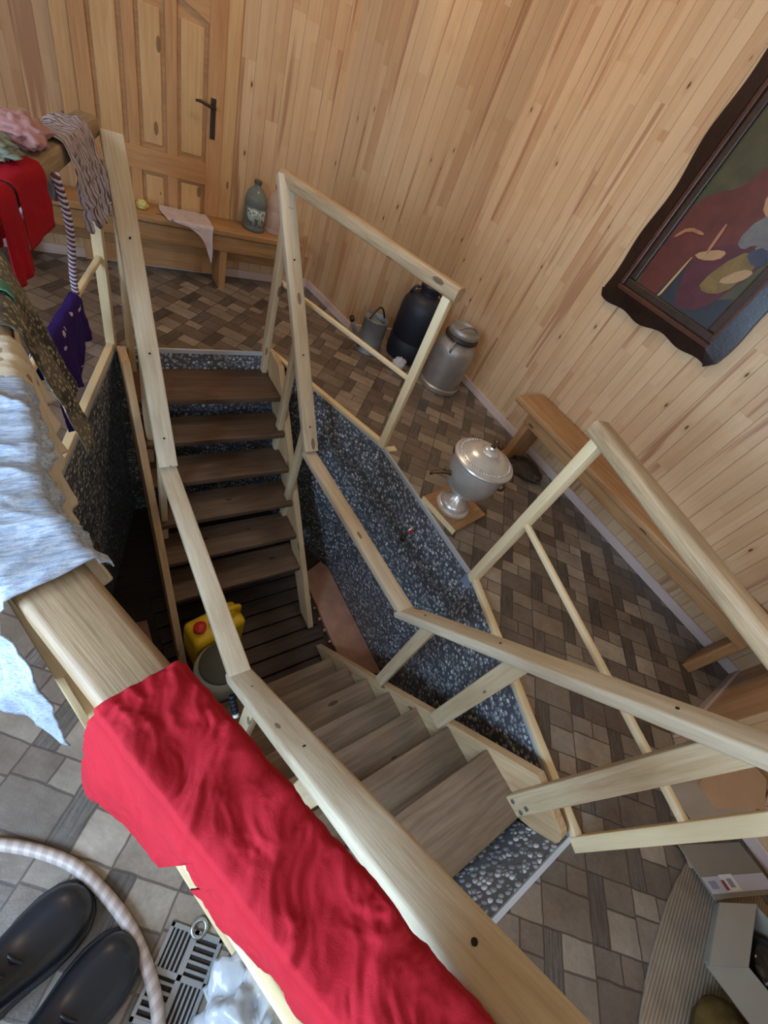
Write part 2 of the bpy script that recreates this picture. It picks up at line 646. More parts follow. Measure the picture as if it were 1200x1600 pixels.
M_flower = cloth_mat('cream_flower_print', S(206, 190, 164), crumple=0.3, extra=flower_extra)


def mottle_extra(t, v, c):
    a = t.vor(v, 75)
    f = t.ramp(a.outputs['Distance'], [(0.25, (1, 1, 1)), (0.42, (0, 0, 0))])
    big = t.ramp(t.noise(v, 9, 3), [(0.42, (0, 0, 0)), (0.6, (1, 1, 1))])
    base = t.mix(big, S(104, 98, 84), S(58, 56, 52))
    return t.mix(t.math('MULTIPLY', f, 0.75), base, S(186, 174, 148))


M_mottle = cloth_mat('speckled_olive_print', S(104, 98, 84), crumple=0.15, extra=mottle_extra)


def star_extra(t, v, c):
    a = t.vor(v, 15)
    sep = t.n('ShaderNodeSeparateColor')
    t.l(a.outputs['Color'], sep.inputs[0])
    f = t.math('MULTIPLY', t.math('LESS_THAN', t.math('ADD', a.outputs['Distance'], t.math('MULTIPLY', t.noise(v, 60, 2), 0.4)), 0.43), t.math('GREATER_THAN', sep.outputs[0], 0.3))
    return t.mix(f, c, S(196, 184, 200))


M_star = cloth_mat('purple_star_print', S(46, 24, 92), crumple=0.2, extra=star_extra)


def stripes_extra(t, v, c):
    tc = t.n('ShaderNodeTexCoord')
    sp = t.n('ShaderNodeSeparateXYZ')
    t.l(tc.outputs['UV'], sp.inputs[0])
    s = t.math('SINE', t.math('ADD', t.math('MULTIPLY', sp.outputs[1], 440.0), t.math('MULTIPLY', t.noise(v, 9, 2), 1.2)))
    return t.ramp(t.math('ADD', t.math('MULTIPLY', s, 0.5), 0.5), [(0.1, S(112, 90, 94)), (0.35, S(150, 136, 136)), (0.65, S(186, 178, 182)), (1.0, S(166, 152, 156))])


M_stripe = cloth_mat('grey_maroon_stripes', S(160, 150, 150), crumple=0.25, extra=stripes_extra)
M_pinkcloth = cloth_mat('dusty_pink_cotton', S(178, 134, 132), crumple=0.15)
M_palecloth = cloth_mat('pale_lilac_rag', S(212, 196, 196), crumple=0.25)
M_greygreen = cloth_mat('grey_green_cotton', S(128, 132, 116), crumple=0.2)
M_greentrim = cloth_mat('green_satin', S(70, 120, 96), crumple=0.1, rough=0.4)
M_trouser = cloth_mat('dark_trouser', S(44, 34, 40), crumple=0.2)
M_mustard = cloth_mat('mustard_cloth', S(96, 78, 42), crumple=0.2)

# glass
tg = NT('window_glass')
out = tg.t.nodes['Material Output']
tr = tg.n('ShaderNodeBsdfTransparent')
gl = tg.n('ShaderNodeBsdfGlossy')
gl.inputs['Roughness'].default_value = 0.02
mx = tg.n('ShaderNodeMixShader')
mx.inputs[0].default_value = 0.06
tg.l(tr.outputs[0], mx.inputs[1]); tg.l(gl.outputs[0], mx.inputs[2]); tg.l(mx.outputs[0], out.inputs['Surface'])
M_glass = tg.mat


def clear_mat(name, col, mixf=0.25):
    t = NT(name)
    o = t.t.nodes['Material Output']
    a = t.n('ShaderNodeBsdfTransparent')
    a.inputs[0].default_value = (*col, 1)
    t.set(tuple(x * 0.9 for x in col), 0.12)
    mm = t.n('ShaderNodeMixShader')
    mm.inputs[0].default_value = mixf
    t.l(a.outputs[0], mm.inputs[1]); t.l(t.b.outputs[0], mm.inputs[2]); t.l(mm.outputs[0], o.inputs['Surface'])
    return t.mat


M_clear = clear_mat('clear_bottle_plastic', (0.93, 0.86, 0.80), 0.22)
M_greenpet = clear_mat('greenish_bottle_plastic', (0.40, 0.46, 0.42), 0.4)
M_film = clear_mat('thin_plastic_film', (0.92, 0.93, 0.95), 0.55)

# ------------------------------------------------------------------ room shell
WT = 0.06
HC = 3.0
ROOM = [(-0.46, 3.62), (1.90, 3.62), (2.0, 2.90), (2.79, 2.87), (2.80, -0.57), (2.02, -0.57), (1.95, -1.36),
        (-0.52, -1.36), (-0.58, -0.57), (-1.37, -0.57), (-1.37, 2.87), (-0.56, 2.90)]
NAMES = ['wall_back', 'wall_back_return_right', 'wall_back_corner_right', 'wall_right', 'wall_front_corner_right', 'wall_front_return_right',
         'wall_front', 'wall_front_return_left', 'wall_front_corner_left', 'wall_left', 'wall_back_corner_left', 'wall_back_return_left']


def wall(name, a, b, opening=None):
    """inner face on the line a-b (room to the right of a->b), thickness outward"""
    a, b = Vector((*a, 0)), Vector((*b, 0))
    M, L = frame_m(a, b)
    h0 = -L / 2
    # local +y is left of a->b: outward (room polygon is clockwise)
    if opening is None:
        g = box_g(-L / 2, L / 2, 0, WT, -0.1, HC)
    else:
        parts, last = [], -L / 2
        for x0, x1, z0, z1 in opening:
            parts += [box_g(last, x0, 0, WT, -0.1, HC), box_g(x0, x1, 0, WT, -0.1, z0), box_g(x0, x1, 0, WT, z1, HC)]
            last = x1
        g = merge(*parts, box_g(last, L / 2, 0, WT, -0.1, HC))
    return struct(mesh_obj(name, *g, M_wall, None, M)), M, L


for i, nm in enumerate(NAMES):
    op = None
    a, b = ROOM[i], ROOM[(i + 1) % len(ROOM)]
    if nm == 'wall_left':
        op = [(-1.69, -0.61, 0.88, 1.98), (0.57, 1.33, 1.35, 2.35)]  # second opening is made up for the far-left fill
    if nm == 'wall_front':
        op = [(-0.15, 1.25, 1.30, 2.40)]  # opening made up for the front fill
    o, M, L = wall(nm, a, b, op)
    for k_, (x0, x1, z0, z1) in enumerate(op or []):
        wn = ('window_1', 'added_window_far_left')[k_] if nm == 'wall_left' else 'added_window_front'
        fr = merge(box_g(x0, x0 + 0.05, 0.01, 0.05, z0, z1), box_g(x1 - 0.05, x1, 0.01, 0.05, z0, z1),
                   box_g(x0, x1, 0.01, 0.05, z0, z0 + 0.05), box_g(x0, x1, 0.01, 0.05, z1 - 0.05, z1),
                   box_g((x0 + x1) / 2 - 0.025, (x0 + x1) / 2 + 0.025, 0.01, 0.05, z0, z1))
        w = struct(mesh_obj(wn, *fr, M_base, None, M))
        p = mesh_obj('pane', *box_g(x0 + 0.04, x1 - 0.04, 0.028, 0.032, z0 + 0.04, z1 - 0.04), M_glass, w, M)
    # baseboards
    if nm not in ('x',):
        d = (Vector((*b, 0)) - Vector((*a, 0))).normalized()
        ln = L
        bb = box_g(-L / 2 + 0.012, L / 2 - 0.012, -0.014, 0.0, 0.0, 0.062)
        struct(mesh_obj(nm.replace('wall', 'baseboard'), *bb, M_base, None, M, bevel=0.003))

PIT = [(1.20, 2.53), (1.545, 1.53), (1.545, 0.50), (1.205, -0.535), (0.22, -0.535), (-0.125, 0.50), (-0.125, 1.53), (0.235, 2.53)]
PZ = -1.46


def floor_obj():
    bm = bmesh.new()
    outer = [bm.verts.new((x, y, 0)) for x, y in [(-1.45, -1.45), (2.9, -1.45), (2.9, 3.7), (-1.45, 3.7)]]
    inner = [bm.verts.new((x, y, 0)) for x, y in PIT]
    es = [bm.edges.new((l[i], l[(i + 1) % len(l)])) for l in (outer, inner) for i in range(len(l))]
    bmesh.ops.triangle_fill(bm, use_beauty=True, edges=es)
    bmesh.ops.recalc_face_normals(bm, faces=bm.faces)
    for f in bm.faces:
        if f.normal.z < 0:
            f.normal_flip()
    me = bpy.data.meshes.new('floor')
    bm.to_mesh(me)
    bm.free()
    me.materials.append(M_floor)
    o = bpy.data.objects.new('floor', me)
    COL.objects.link(o)
    s = o.modifiers.new('thickness', 'SOLIDIFY')
    s.thickness = 0.02
    s.offset = -1
    return struct(o)


floor_obj()
struct(mesh_obj('ceiling', *box_g(-1.45, 2.9, -1.45, 3.7, HC, HC + 0.05), M_plaster))
# pit walls, one pebble-tiled face each
pn = ['wall_pit_back_right', 'wall_pit_right', 'wall_pit_front_right', 'wall_pit_front', 'wall_pit_front_left', 'wall_pit_left', 'wall_pit_back_left', 'wall_pit_back']
for i, nm in enumerate(pn):
    a, b = PIT[i], PIT[(i + 1) % 8]
    M, L = frame_m((*a, 0), (*b, 0))
    # room (pit) is right of a->b ; outward is +y
    g = box_g(-L / 2, L / 2, 0.0, 0.05, PZ - 0.05, -0.003)
    struct(mesh_obj(nm, *g, M_pebble, None, M))
    # thin metal edge strip on the rim
    g = box_g(-L / 2, L / 2, -0.006, 0.010, -0.02, 0.004)
    struct(mesh_obj('trim_' + nm.replace('wall_', ''), *g, M_rim, None, M))
# sloping pebble apron between the near rim and the first tread
Ma, La = frame_m((0.32, -0.533, 0), (1.14, -0.533, 0))
va = [(-La / 2, 0, -0.004), (La / 2, 0, -0.004), (La / 2, 0.155, -0.25), (-La / 2, 0.155, -0.25), (-La / 2, 0, -0.25), (La / 2, 0, -0.25)]
struct(mesh_obj('trim_pit_apron', va, [(0, 1, 2, 3), (0, 3, 4), (1, 5, 2), (2, 5, 4, 3), (0, 4, 5, 1)], M_pebble, None, Ma))
struct(mesh_obj('floor_pit', *prism_g(PIT, PZ - 0.1, PZ), M_deck))
# terracotta ledges along both long pit walls
tl = empty('stone_ledge', (1.42, 1.05, PZ), 'pinkish terracotta ledge at the foot of the lit right pit wall', 'ledge')
mesh_obj('slab', *prism_g([(1.285, 0.66), (1.54, 0.52), (1.54, 1.525), (1.50, 1.60), (1.30, 1.52)], PZ, PZ + 0.035), M_terra, tl, bevel=0.004)
for k in range(6):
    mesh_obj('support_peg', *box_g(1.262, 1.284, 0.80 + k * 0.10, 0.815 + k * 0.10, PZ, PZ + 0.03), M_terra, tl)
tag(mesh_obj('stone_ledge', *prism_g([(-0.12, 0.55), (0.13, 0.66), (0.13, 1.50), (-0.12, 1.52)], PZ, PZ + 0.06), M_terra, bevel=0.004),
    'dim brown ledge at the foot of the dark left pit wall', 'ledge')
# slatted deck on the pit floor
dk = empty('duckboard', (0.7, 1.0, PZ), 'dark slatted wooden deck on the bottom of the pit', 'duckboard')
for k in range(11):
    y = 0.42 + k * 0.118
    timber('board', (0.18, y, PZ + 0.03), (1.24, y, PZ + 0.03), 0.106, 0.024, M_deck, dk)
for x in (0.35, 1.05):
    timber('joist', (x, 0.38, PZ + 0.009), (x, 1.65, PZ + 0.009), 0.04, 0.017, M_deck, dk)

# ------------------------------------------------------------------ door in the back wall
DY = 3.62
dr = struct(mesh_obj('door_1', *box_g(0.31, 1.08, DY - 0.022, DY - 0.001, 0.02, 2.05), M_door))
dw = Matrix.Identity(4)


def vbar(name, x0, x1, z0, z1, y0, y1, mat, parent, bevel=0.003):
    M = Matrix(((0, 1, 0, (x0 + x1) / 2), (0, 0, 1, (y0 + y1) / 2), (1, 0, 0, (z0 + z1) / 2), (0, 0, 0, 1)))
    a, b, c = (z1 - z0) / 2, (x1 - x0) / 2, (y1 - y0) / 2
    return mesh_obj(name, *box_g(-a, a, -b, b, -c, c), mat, parent, M, bevel=bevel)


def hbar(name, x0, x1, z0, z1, y0, y1, mat, parent, bevel=0.003):
    M = Matrix.Translation(((x0 + x1) / 2, (y0 + y1) / 2, (z0 + z1) / 2))
    a, b, c = (x1 - x0) / 2, (z1 - z0) / 2, (y1 - y0) / 2
    return mesh_obj(name, *box_g(-a, a, -c, c, -b, b), mat, parent, M, bevel=bevel)


for x0, x1 in ((0.31, 0.385), (0.985, 1.08)):
    vbar('door_stile', x0, x1, 0.02, 2.05, DY - 0.045, DY - 0.022, M_door, dr)
for x0, x1 in ((0.545, 0.605), (0.755, 0.815)):
    vbar('door_muntin', x0, x1, 0.02, 2.05, DY - 0.043, DY - 0.022, M_door, dr)
for z0, z1 in ((0.02, 0.16), (0.60, 0.72), (1.95, 2.05)):
    hbar('door_rail', 0.385, 0.985, z0, z1, DY - 0.044, DY - 0.022, M_door, dr)
# arched rail over the tall panels
arch = [(0.385, 1.52)] + [(0.385 + 0.6 * k / 14, 1.36 + 0.07 * math.sin(math.pi * k / 14)) for k in range(15)][::1] + [(0.985, 1.52)]
v, f = prism_g(arch, 0, 0.024)
mesh_obj('door_rail', [(x, DY - 0.022 - z, y) for x, y, z in v], f, M_door, dr, bevel=0.003)
for x0, x1 in ((0.385, 0.545), (0.605, 0.755), (0.815, 0.985)):
    for z0, z1 in ((0.16, 0.60), (0.72, 1.36), (1.52, 1.95)):
        vbar('door_panel', x0 + 0.022, x1 - 0.022, z0 + 0.025, z1 - 0.02, DY - 0.036, DY - 0.022, M_door_panel, dr, 0.012)
hp = mesh_obj('door_handle', *merge(box_g(0.985 + 0.018, 0.985 + 0.05, DY - 0.052, DY - 0.045, 0.86, 1.06)), M_iron, dr, bevel=0.01)
mesh_obj('lever', *tube_g([(1.018, DY - 0.05, 1.02), (1.018, DY - 0.085, 1.02), (1.0, DY - 0.095, 1.022), (0.93, DY - 0.095, 1.035), (0.905, DY - 0.09, 1.03)], [0.009, 0.009, 0.009, 0.008, 0.006]), M_iron, hp, smooth=True)
for nm, x0, x1 in (('trim_1', 0.235, 0.31), ('trim_2', 1.08, 1.165)):
    struct(vbar(nm, x0, x1, 0.0, 2.13, DY - 0.03, DY, M_door_panel, None))
struct(hbar('trim_3', 0.235, 1.165, 2.05, 2.13, DY - 0.03, DY - 0.0005, M_door_panel, None))

# ------------------------------------------------------------------ benches
def bench_back():
    b = empty('bench', (0.6, 3.48, 0), 'long wooden bench against the back wall, running in front of the door', 'bench')
    timber('seat', (-0.30, 3.475, 0.40), (1.66, 3.475, 0.40), 0.23, 0.04, M_bench, b, r=0.008)
    timber('apron', (-0.22, 3.40, 0.32), (1.60, 3.40, 0.32), 0.03, 0.10, M_bench, b)
    timber('stretcher', (-0.22, 3.56, 0.20), (1.60, 3.56, 0.20), 0.03, 0.10, M_bench, b)
    for x in (-0.1, 1.08):
        timber('leg', (x, 3.475, 0.0), (x, 3.475, 0.38), 0.17, 0.05, M_bench, b, up=(1, 0, 0))
    return b


bench_back()


def bench_right():
    b = empty('bench', (2.62, 0.5, 0), 'long wooden bench along the right wall below the framed painting', 'bench')
    timber('seat', (2.61, 1.46, 0.40), (2.61, -0.50, 0.40), 0.29, 0.045, M_bench, b, r=0.012)
    timber('apron', (2.50, 1.32, 0.34), (2.50, -0.42, 0.34), 0.03, 0.075, M_bench, b)
    timber('stretcher', (2.69, 1.32, 0.34), (2.69, -0.42, 0.34), 0.03, 0.06, M_bench, b)
    for y in (1.29, -0.40):
        timber('leg', (2.60, y, 0.0), (2.60, y, 0.38), 0.22, 0.05, M_bench, b, up=(0, 1, 0))
    return b


bench_right()

# ------------------------------------------------------------------ staircases
def tread_flight(sgn, y_top, z_top, run, rise, n, label):
    y_edge = -0.535 if sgn > 0 else 2.53
    t = empty('staircase', (0.71, y_edge + sgn * 0.3, PZ), label, 'staircase')
    for i in range(n if sgn > 0 else n - 1):
        y1 = y_top + sgn * run * i           # nose
        z = z_top - rise * i
        d = 0.235
        if i == 0:
            d = abs(y1 - y_edge) - 0.125 if sgn > 0 else abs(y1 - y_edge) - 0.01
        y0 = y1 - sgn * d
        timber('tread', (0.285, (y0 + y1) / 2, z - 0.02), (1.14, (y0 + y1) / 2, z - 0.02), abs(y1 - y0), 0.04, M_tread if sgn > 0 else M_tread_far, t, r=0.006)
    # stringers: closed boards, top edge along the noses
    slope = rise / run
    yl = y_top + sgn * run * (n + 0.1)
    zl = lambda y: z_top + 0.02 - slope * (y - y_top) * sgn
    prof = []
    ye = y_edge + sgn * 0.004
    pts = [(yl, PZ + 0.06), (yl, max(zl(yl), PZ + 0.05) + 0.02)]
    yh = y_top - sgn * (0.145 if sgn > 0 else 0.12)
    pts.append((yh, zl(yh)))
    # rounded upper end
    for k in range(9):
        a = math.radians(90 - 22.5 * k)
        pts.append((ye + sgn * 0.055 - sgn * 0.05 * math.cos(a), -0.03 + 0.075 * math.sin(a)))
    pts.append((y_top + sgn * 0.0, z_top - 0.30))
    pts.append((yl - sgn * 0.16, PZ + 0.06))
    for x in (0.245, 1.142):
        V = [(p[0], p[1]) for p in pts]
        v, f = prism_g(V, 0, 0.04)
        M = Matrix.Translation((x, 0, 0))
        # rotate local X along the slope so the grain follows the board
        ang = math.atan2(-slope, sgn)
        loc = []
        for (a, b, c) in v:
            loc.append((a * math.cos(ang) + b * math.sin(ang), c, -a * math.sin(ang) + b * math.cos(ang)))
        R = Matrix(((0, 1, 0, x), (math.cos(ang), 0, -math.sin(ang), 0), (math.sin(ang), 0, math.cos(ang), 0), (0, 0, 0, 1)))
        mesh_obj('stringer', loc, f, M_string, t, R, bevel=0.003)
    return t


tread_flight(+1, -0.163, -0.10, 0.150, 0.187, 7, 'nearer wooden staircase with broad worn treads going down beside the red cloth')
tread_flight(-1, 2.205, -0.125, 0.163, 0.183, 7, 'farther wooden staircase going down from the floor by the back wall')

# ------------------------------------------------------------------ stair handrails
def screw(parent, p, axis, r=0.006, mat=None):
    mm, L = frame_m(p, Vector(p) + Vector(axis) * 0.004)
    v, f = tube_g([(-0.002, 0, 0), (0.002, 0, 0)], r, 8)
    return mesh_obj('screw', v, f, mat or M_screw, parent, mm)


def handrail(x, s, label):
    h = empty('stair_handrail', (x, 1.0, -0.1), label, 'handrail')
    A, B, C, D = Vector((x, 2.60, 1.0)), Vector((x, 1.65, -0.10)), Vector((x, 0.49, -0.075)), Vector((x, -0.46, 0.985))
    if s < 0:
        D = Vector((x, -0.46, 1.06))
        A = Vector((x, 2.54, 0.99))
    up1 = Vector((0, -1, 1)); up3 = Vector((0, 1, 1))
    rl = [timber('sloping_rail', A, B, 0.088, 0.042, M_hand, h, up=(0, -0.75, 0.65), r=0.007),
          timber('level_rail', B + Vector((0, 0.02, -0.03)), C, 0.082, 0.042, M_hand, h, r=0.006),
          timber('sloping_rail', C + Vector((0, 0.03, -0.03)), D, 0.09, 0.046, M_hand, h, up=(0, 0.75, 0.65), r=0.010, wob=0.002)]
    # dowel holes along the rails
    for a, b, ts, nrm in ((A, B, (0.28, 0.62, 0.90), (0, -0.757, 0.655)), (C, D, (0.10, 0.40, 0.80), (0, 0.735, 0.68))):
        for tt in ts:
            p = a.lerp(b, tt) + Vector(nrm) * 0.0225
            screw(h, p, nrm, 0.005, M_hole)
    px = x + s * 0.008
    for y, z0, z1, w, th in ((2.515, -0.125, 0.90, 0.07, 0.035), (2.11, -0.49, 0.40, 0.06, 0.035), (1.78, -0.87, 0.03, 0.06, 0.035),
                             (0.36, -0.66, 0.05, 0.06, 0.035), (0.035, -0.32, 0.42, 0.075, 0.035), (-0.370, -0.10, 0.87, 0.076, 0.035)):
        if s < 0:
            z1 += 0.0
        timber('post', (px, y, z0), (px, y, z1), w, th, M_post, h, up=(1, 0, 0))
    for dy, dz in ((-0.393, -0.06), (-0.352, -0.07), (-0.385, -0.015)):
        screw(h, (px - 0.0185, dy, dz), (-1, 0, 0), 0.009, M_steel)
    return h


handrail(1.115, 1, 'pale wooden stair handrail on the right side of both flights, nearer the silver urn')
handrail(0.322, -1, 'pale wooden stair handrail on the left side of both flights, nearer the red cloth')

# ------------------------------------------------------------------ guard railings around the pit
def guard(name_pts, label, top_w, top_h, lath=True, rails=True, ends=None, wob=0.004, ext0=0.0, ext1=0.0, posts=None, lower=True, top=None, rr=None, railmat=None):
    P = [Vector((*p, 0)) for p in name_pts]
    c = sum(P, Vector()) / len(P)
    g = empty('guard_railing', c, label, 'railing')
    for i in (posts if posts is not None else range(len(P))):
        p = P[i]
        a = P[max(i - 1, 0)]
        b = P[min(i + 1, len(P) - 1)]
        d = (b - a).normalized()
        timber('post', p + Vector((0, 0, 0.0)), p + Vector((0, 0, 0.955)), 0.047, 0.047, M_lath, g, up=d)
    for i in range(len(P) - 1):
        a, b = P[i], P[i + 1]
        d = (b - a).normalized()
        e0 = ext0 if i == 0 else 0.02
        e1 = ext1 if i == len(P) - 2 else 0.02
        ta, tb = (Vector((*top[i], 0)), Vector((*top[i + 1], 0))) if top else (a, b)
        td = (tb - ta).normalized()
        timber('top_rail', ta - td * e0 + Vector((0, 0, 0.955 + top_h / 2)), tb + td * e1 + Vector((0, 0, 0.955 + top_h / 2)), top_w, top_h, railmat or M_rail, g, r=rr or min(top_w, top_h) * 0.32, wob=wob)
        if lower:
            timber('lower_rail', a + d * 0.0235 + Vector((0, 0, 0.485)), b - d * 0.0235 + Vector((0, 0, 0.485)), 0.026, 0.026, M_lath, g, up=(0, 0, 1), r=0.007)
        if lath:
            timber('sill', a + d * 0.0235 + Vector((0, 0, 0.0155)), b - d * 0.0235 + Vector((0, 0, 0.0155)), 0.036, 0.028, M_lath, g)
    return g


guard([(1.535, 0.512), (1.208, -0.562)], 'short guard railing beside the right bench with a pale square post and thick log rail', 0.085, 0.062, ext0=0.05, ext1=0.05)
guard([(1.15, 2.555), (1.545, 1.54)], 'short guard railing in front of the dark barrel and milk can', 0.075, 0.07, ext0=0.08, ext1=0.05, posts=[1])
guard([(0.225, 2.55), (-0.135, 1.54), (-0.125, 0.50), (0.205, -0.55)], 'long left guard railing carrying the hung clothes', 0.084, 0.068, ext0=0.06, ext1=0.05, wob=0.001, rr=0.013, railmat=M_oldrail, top=[(0.225, 2.55), (-0.130, 1.54), (-0.111, 0.50), (0.290, -0.55)])

tag(mesh_obj('wood_offcut', *box_g(1.553, 1.622, 1.47, 1.512, 0.0, 0.012), M_lath, bevel=0.002), 'small pale wood offcut on the floor by the pit rim near the milk can', 'wood')
tag(mesh_obj('dark_rag', *crumple((2.58, 1.12, 0.0), 0.11, 0.13, 0.03, 23, 36, 22, amp=0.45), flat('dirty_rag', S(70, 58, 50), 0.9, bump=0.3), smooth=True), 'dark dirty rag on the floor under the right bench, behind the silver urn', 'rag')
# metal bracket at the foot of the right-hand post
tag(mesh_obj('bracket', *box_g(1.5365, 1.5425, 0.505, 0.555, -0.085, -0.002), flat('blue_grey_steel', S(150, 166, 184), 0.45, 0.3), bevel=0.001), 'small grey metal bracket on the pit rim at the foot of a railing post', 'bracket')

# ------------------------------------------------------------------ draped cloth
class Path:
    def __init__(self, pts):
        self.p = [Vector(p) for p in pts]
        self.s = [0]
        for a, b in zip(self.p, self.p[1:]):
            self.s.append(self.s[-1] + (b - a).length)

    def at(self, s):
        s = max(0, min(self.s[-1], s))
        for i in range(len(self.p) - 1):
            if s <= self.s[i + 1]:
                break
        t = (s - self.s[i]) / (self.s[i + 1] - self.s[i])
        pos = self.p[i].lerp(self.p[i + 1], t)

        def dirv(k):
            k = max(0, min(len(self.p) - 2, k))
            return (self.p[k + 1] - self.p[k]).normalized()
        d = dirv(i)
        blend = 0.10
        ds, de = s - self.s[i], self.s[i + 1] - s
        if ds < blend and i > 0:
            d = (dirv(i - 1) * (0.5 - ds / blend / 2) + d * (0.5 + ds / blend / 2)).normalized()
        elif de < blend and i < len(self.p) - 2:
            d = (dirv(i + 1) * (0.5 - de / blend / 2) + d * (0.5 + de / blend / 2)).normalized()
        return pos, d


def drape(name, path, s0, s1, hw, top, mat, L_out, L_in, side=1, nu=70, nv=70, fold=0.25, nfold=5, rum=0.008, rfreq=14, flare=0.12, seed=0, label='', cat='cloth', group=None, parent=None, thick=0.0025, lift=0.004, slant=0.0, inner=0.25, vs=1.0, crease=0.8, facet=0.0):
    """cloth over a rail; outer side = left of the path direction * side"""
    V, F, UV = [], [], []
    r = 0.016
    arc = r * math.pi / 2
    for i in range(nu + 1):
        u = i / nu
        s = s0 + (s1 - s0) * u
        lo = L_out(u) if callable(L_out) else L_out
        li = L_in(u) if callable(L_in) else L_in
        tot0 = -(hw - r + arc + li)
        tot1 = hw - r + arc + lo
        for j in range(nv + 1):
            jt = int(nv * 0.6)
            vt = hw - r + arc
            v = tot0 + (vt - tot0) * j / jt if j <= jt else vt + lo * (j - jt) / (nv - jt)
            av = abs(v)
            sg = 1 if v > 0 else -1
            flat_ = hw - r
            sj = s + slant * v
            pos, d = path.at(sj)
            n = Vector((-d.y, d.x, 0)) * side
            if av <= flat_:
                off, z, drop = av, 0.0, 0.0
            elif av <= flat_ + arc:
                a = (av - flat_) / r
                off, z, drop = flat_ + r * math.sin(a), -r + r * math.cos(a), 0.0
            else:
                drop = av - flat_ - arc
                off, z = hw, -r - drop
            q = Vector((s * rfreq + seed * 7.3, v * rfreq * vs, seed * 3.1))
            n1 = noise.noise(q) * 0.5 + 0.5
            n2 = noise.noise(q * 2.3 + Vector((5, 5, 5))) * 0.5 + 0.5
            wq = noise.noise_vector(q * 0.8) * 0.5
            fl_ = flare(u) if callable(flare) else flare
            n3 = max(0.0, 1 - 2.2 * abs(noise.noise(q * 0.9 + wq + Vector((0, 0, 9.1))))) ** 2
            n4 = max(0.0, 1 - 2.2 * abs(noise.noise(q * 2.1 + wq * 2 + Vector((3, 0, 2.1))))) ** 2
            bumpv = rum * (n1 * 0.6 + n2 * 0.3 + crease * (n3 * 0.8 + n4 * 0.4))
            if facet:
                q5 = Vector((s * 17 + 0.7 * v * 17, v * 11, seed)) + wq * 0.9
                d1 = noise.voronoi(q5)[0]
                d2 = noise.voronoi(q5 * 2.3 + wq)[0]
                d3 = noise.voronoi(q5 * 5.1)[0]
                big = noise.noise(Vector((s * 7, v * 7, seed + 0.5))) * 0.5 + 0.5
                bumpv = facet * (0.5 * big + 0.85 * d1[0] + 0.42 * d2[0] + 0.16 * d3[0])
            ph = s * nfold * 2 * math.pi / max(abs(s1 - s0), 0.05) + 2.0 * noise.noise(Vector((s * 6, seed, drop * 3)))
            k_in = 1.0 if sg > 0 else inner
            w = ((0.5 + 0.5 * math.sin(ph + seed)) * fold * min(drop, 0.25) + fl_ * drop * 0.5) * k_in
            edge_k = 1.0 if drop > 0 else min(1, max(0, (av - flat_) / arc)) if av > flat_ else 0
            off += w + bumpv * edge_k * (0.45 if facet else 1.0)
            zz = top + lift + z + (bumpv if av <= flat_ + arc * 0.5 else 0)
            tang = noise.noise(Vector((s * 9, v * 9, seed + 4.4))) * 0.5 * rum
            p = pos + n * (off * sg) + d * tang
            p.z = zz
            V.append(p)
            UV.append((v, s))
    W = nv + 1
    for i in range(nu):
        for j in range(nv):
            F.append((i * W + j, (i + 1) * W + j, (i + 1) * W + j + 1, i * W + j + 1))
    c = sum(V, Vector()) / len(V)
    V = [p - c for p in V]
    o = mesh_obj(name, V, F, mat, parent, Matrix.Translation(c), smooth=True)
    uvl = o.data.uv_layers.new(name='UVMap')
    for lp in o.data.loops:
        uvl.data[lp.index].uv = UV[lp.vertex_index]
    # face outwards (normals up on top)
    md = o.modifiers.new('thick', 'SOLIDIFY')
    md.thickness = thick
    md.offset = 0
    if label:
        tag(o, label, cat, group)
    return o


TOP = 0.955 + 0.068
near = Path([(-0.125, 0.50, 0), (0.205, -0.55, 0), (0.30, -0.85, 0)])
leftp = Path([(0.290, -0.55, 0), (-0.111, 0.50, 0), (-0.130, 1.54, 0), (0.225, 2.55, 0)])
# leftp: direction runs away from the camera; left of it (side=+1) is the outside of the pit


def edge_wave(base, amp, fr, sd):
    return lambda u: base + amp * noise.noise(Vector((u * fr, sd, 0.3))) + amp * 0.4 * noise.noise(Vector((u * fr * 3, sd, 4.3)))


def s_of(path, y):
    # arc length at which the path crosses y
    for i, (a, b) in enumerate(zip(path.p, path.p[1:])):
        if min(a.y, b.y) <= y <= max(a.y, b.y):
            return path.s[i] + (y - a.y) / (b.y - a.y) * (path.s[i + 1] - path.s[i])
    return 0


s_red0, s_red1 = s_of(leftp, -0.36), s_of(leftp, 0.205)
drape('red_cloth', leftp, s_red0, s_red1, 0.048, TOP, M_redcloth, lambda u: (0.15 if u < 0.63 else 0.045 if u < 0.69 else 0.29) + 0.010 * math.sin(u * 13) + 0.006 * math.sin(u * 60) + 0.012 * math.sin(u * 41), lambda u: 0.10, nu=260, nv=200, rum=0.0050, rfreq=24, facet=0.0165, fold=0.06, nfold=3, flare=lambda u: 0.05 + 0.13 * min(1, max(0, (u - 0.6) / 0.12)), seed=3,
      label='large crumpled red cloth draped over the nearest stretch of the left railing', cat='cloth', slant=0.12, crease=1.1)
s_k0, s_k1 = s_of(leftp, 0.375), s_of(leftp, 0.80)
drape('knit_garment', leftp, s_k0, s_k1, 0.052, TOP, M_knit, lambda u: 0.50 + 0.08 * math.exp(-u * 12) - 0.12 * u, lambda u: 0.015 + 0.008 * math.sin(u * 9), nu=140, nv=100, rum=0.014, rfreq=17, fold=0.05, nfold=4, flare=lambda u: 0.02 + 0.30 * min(1, u * 3.5), seed=5, vs=0.3,
      label='pale heather blue knitted garment draped over the left railing beside the bare wood', cat='garment')
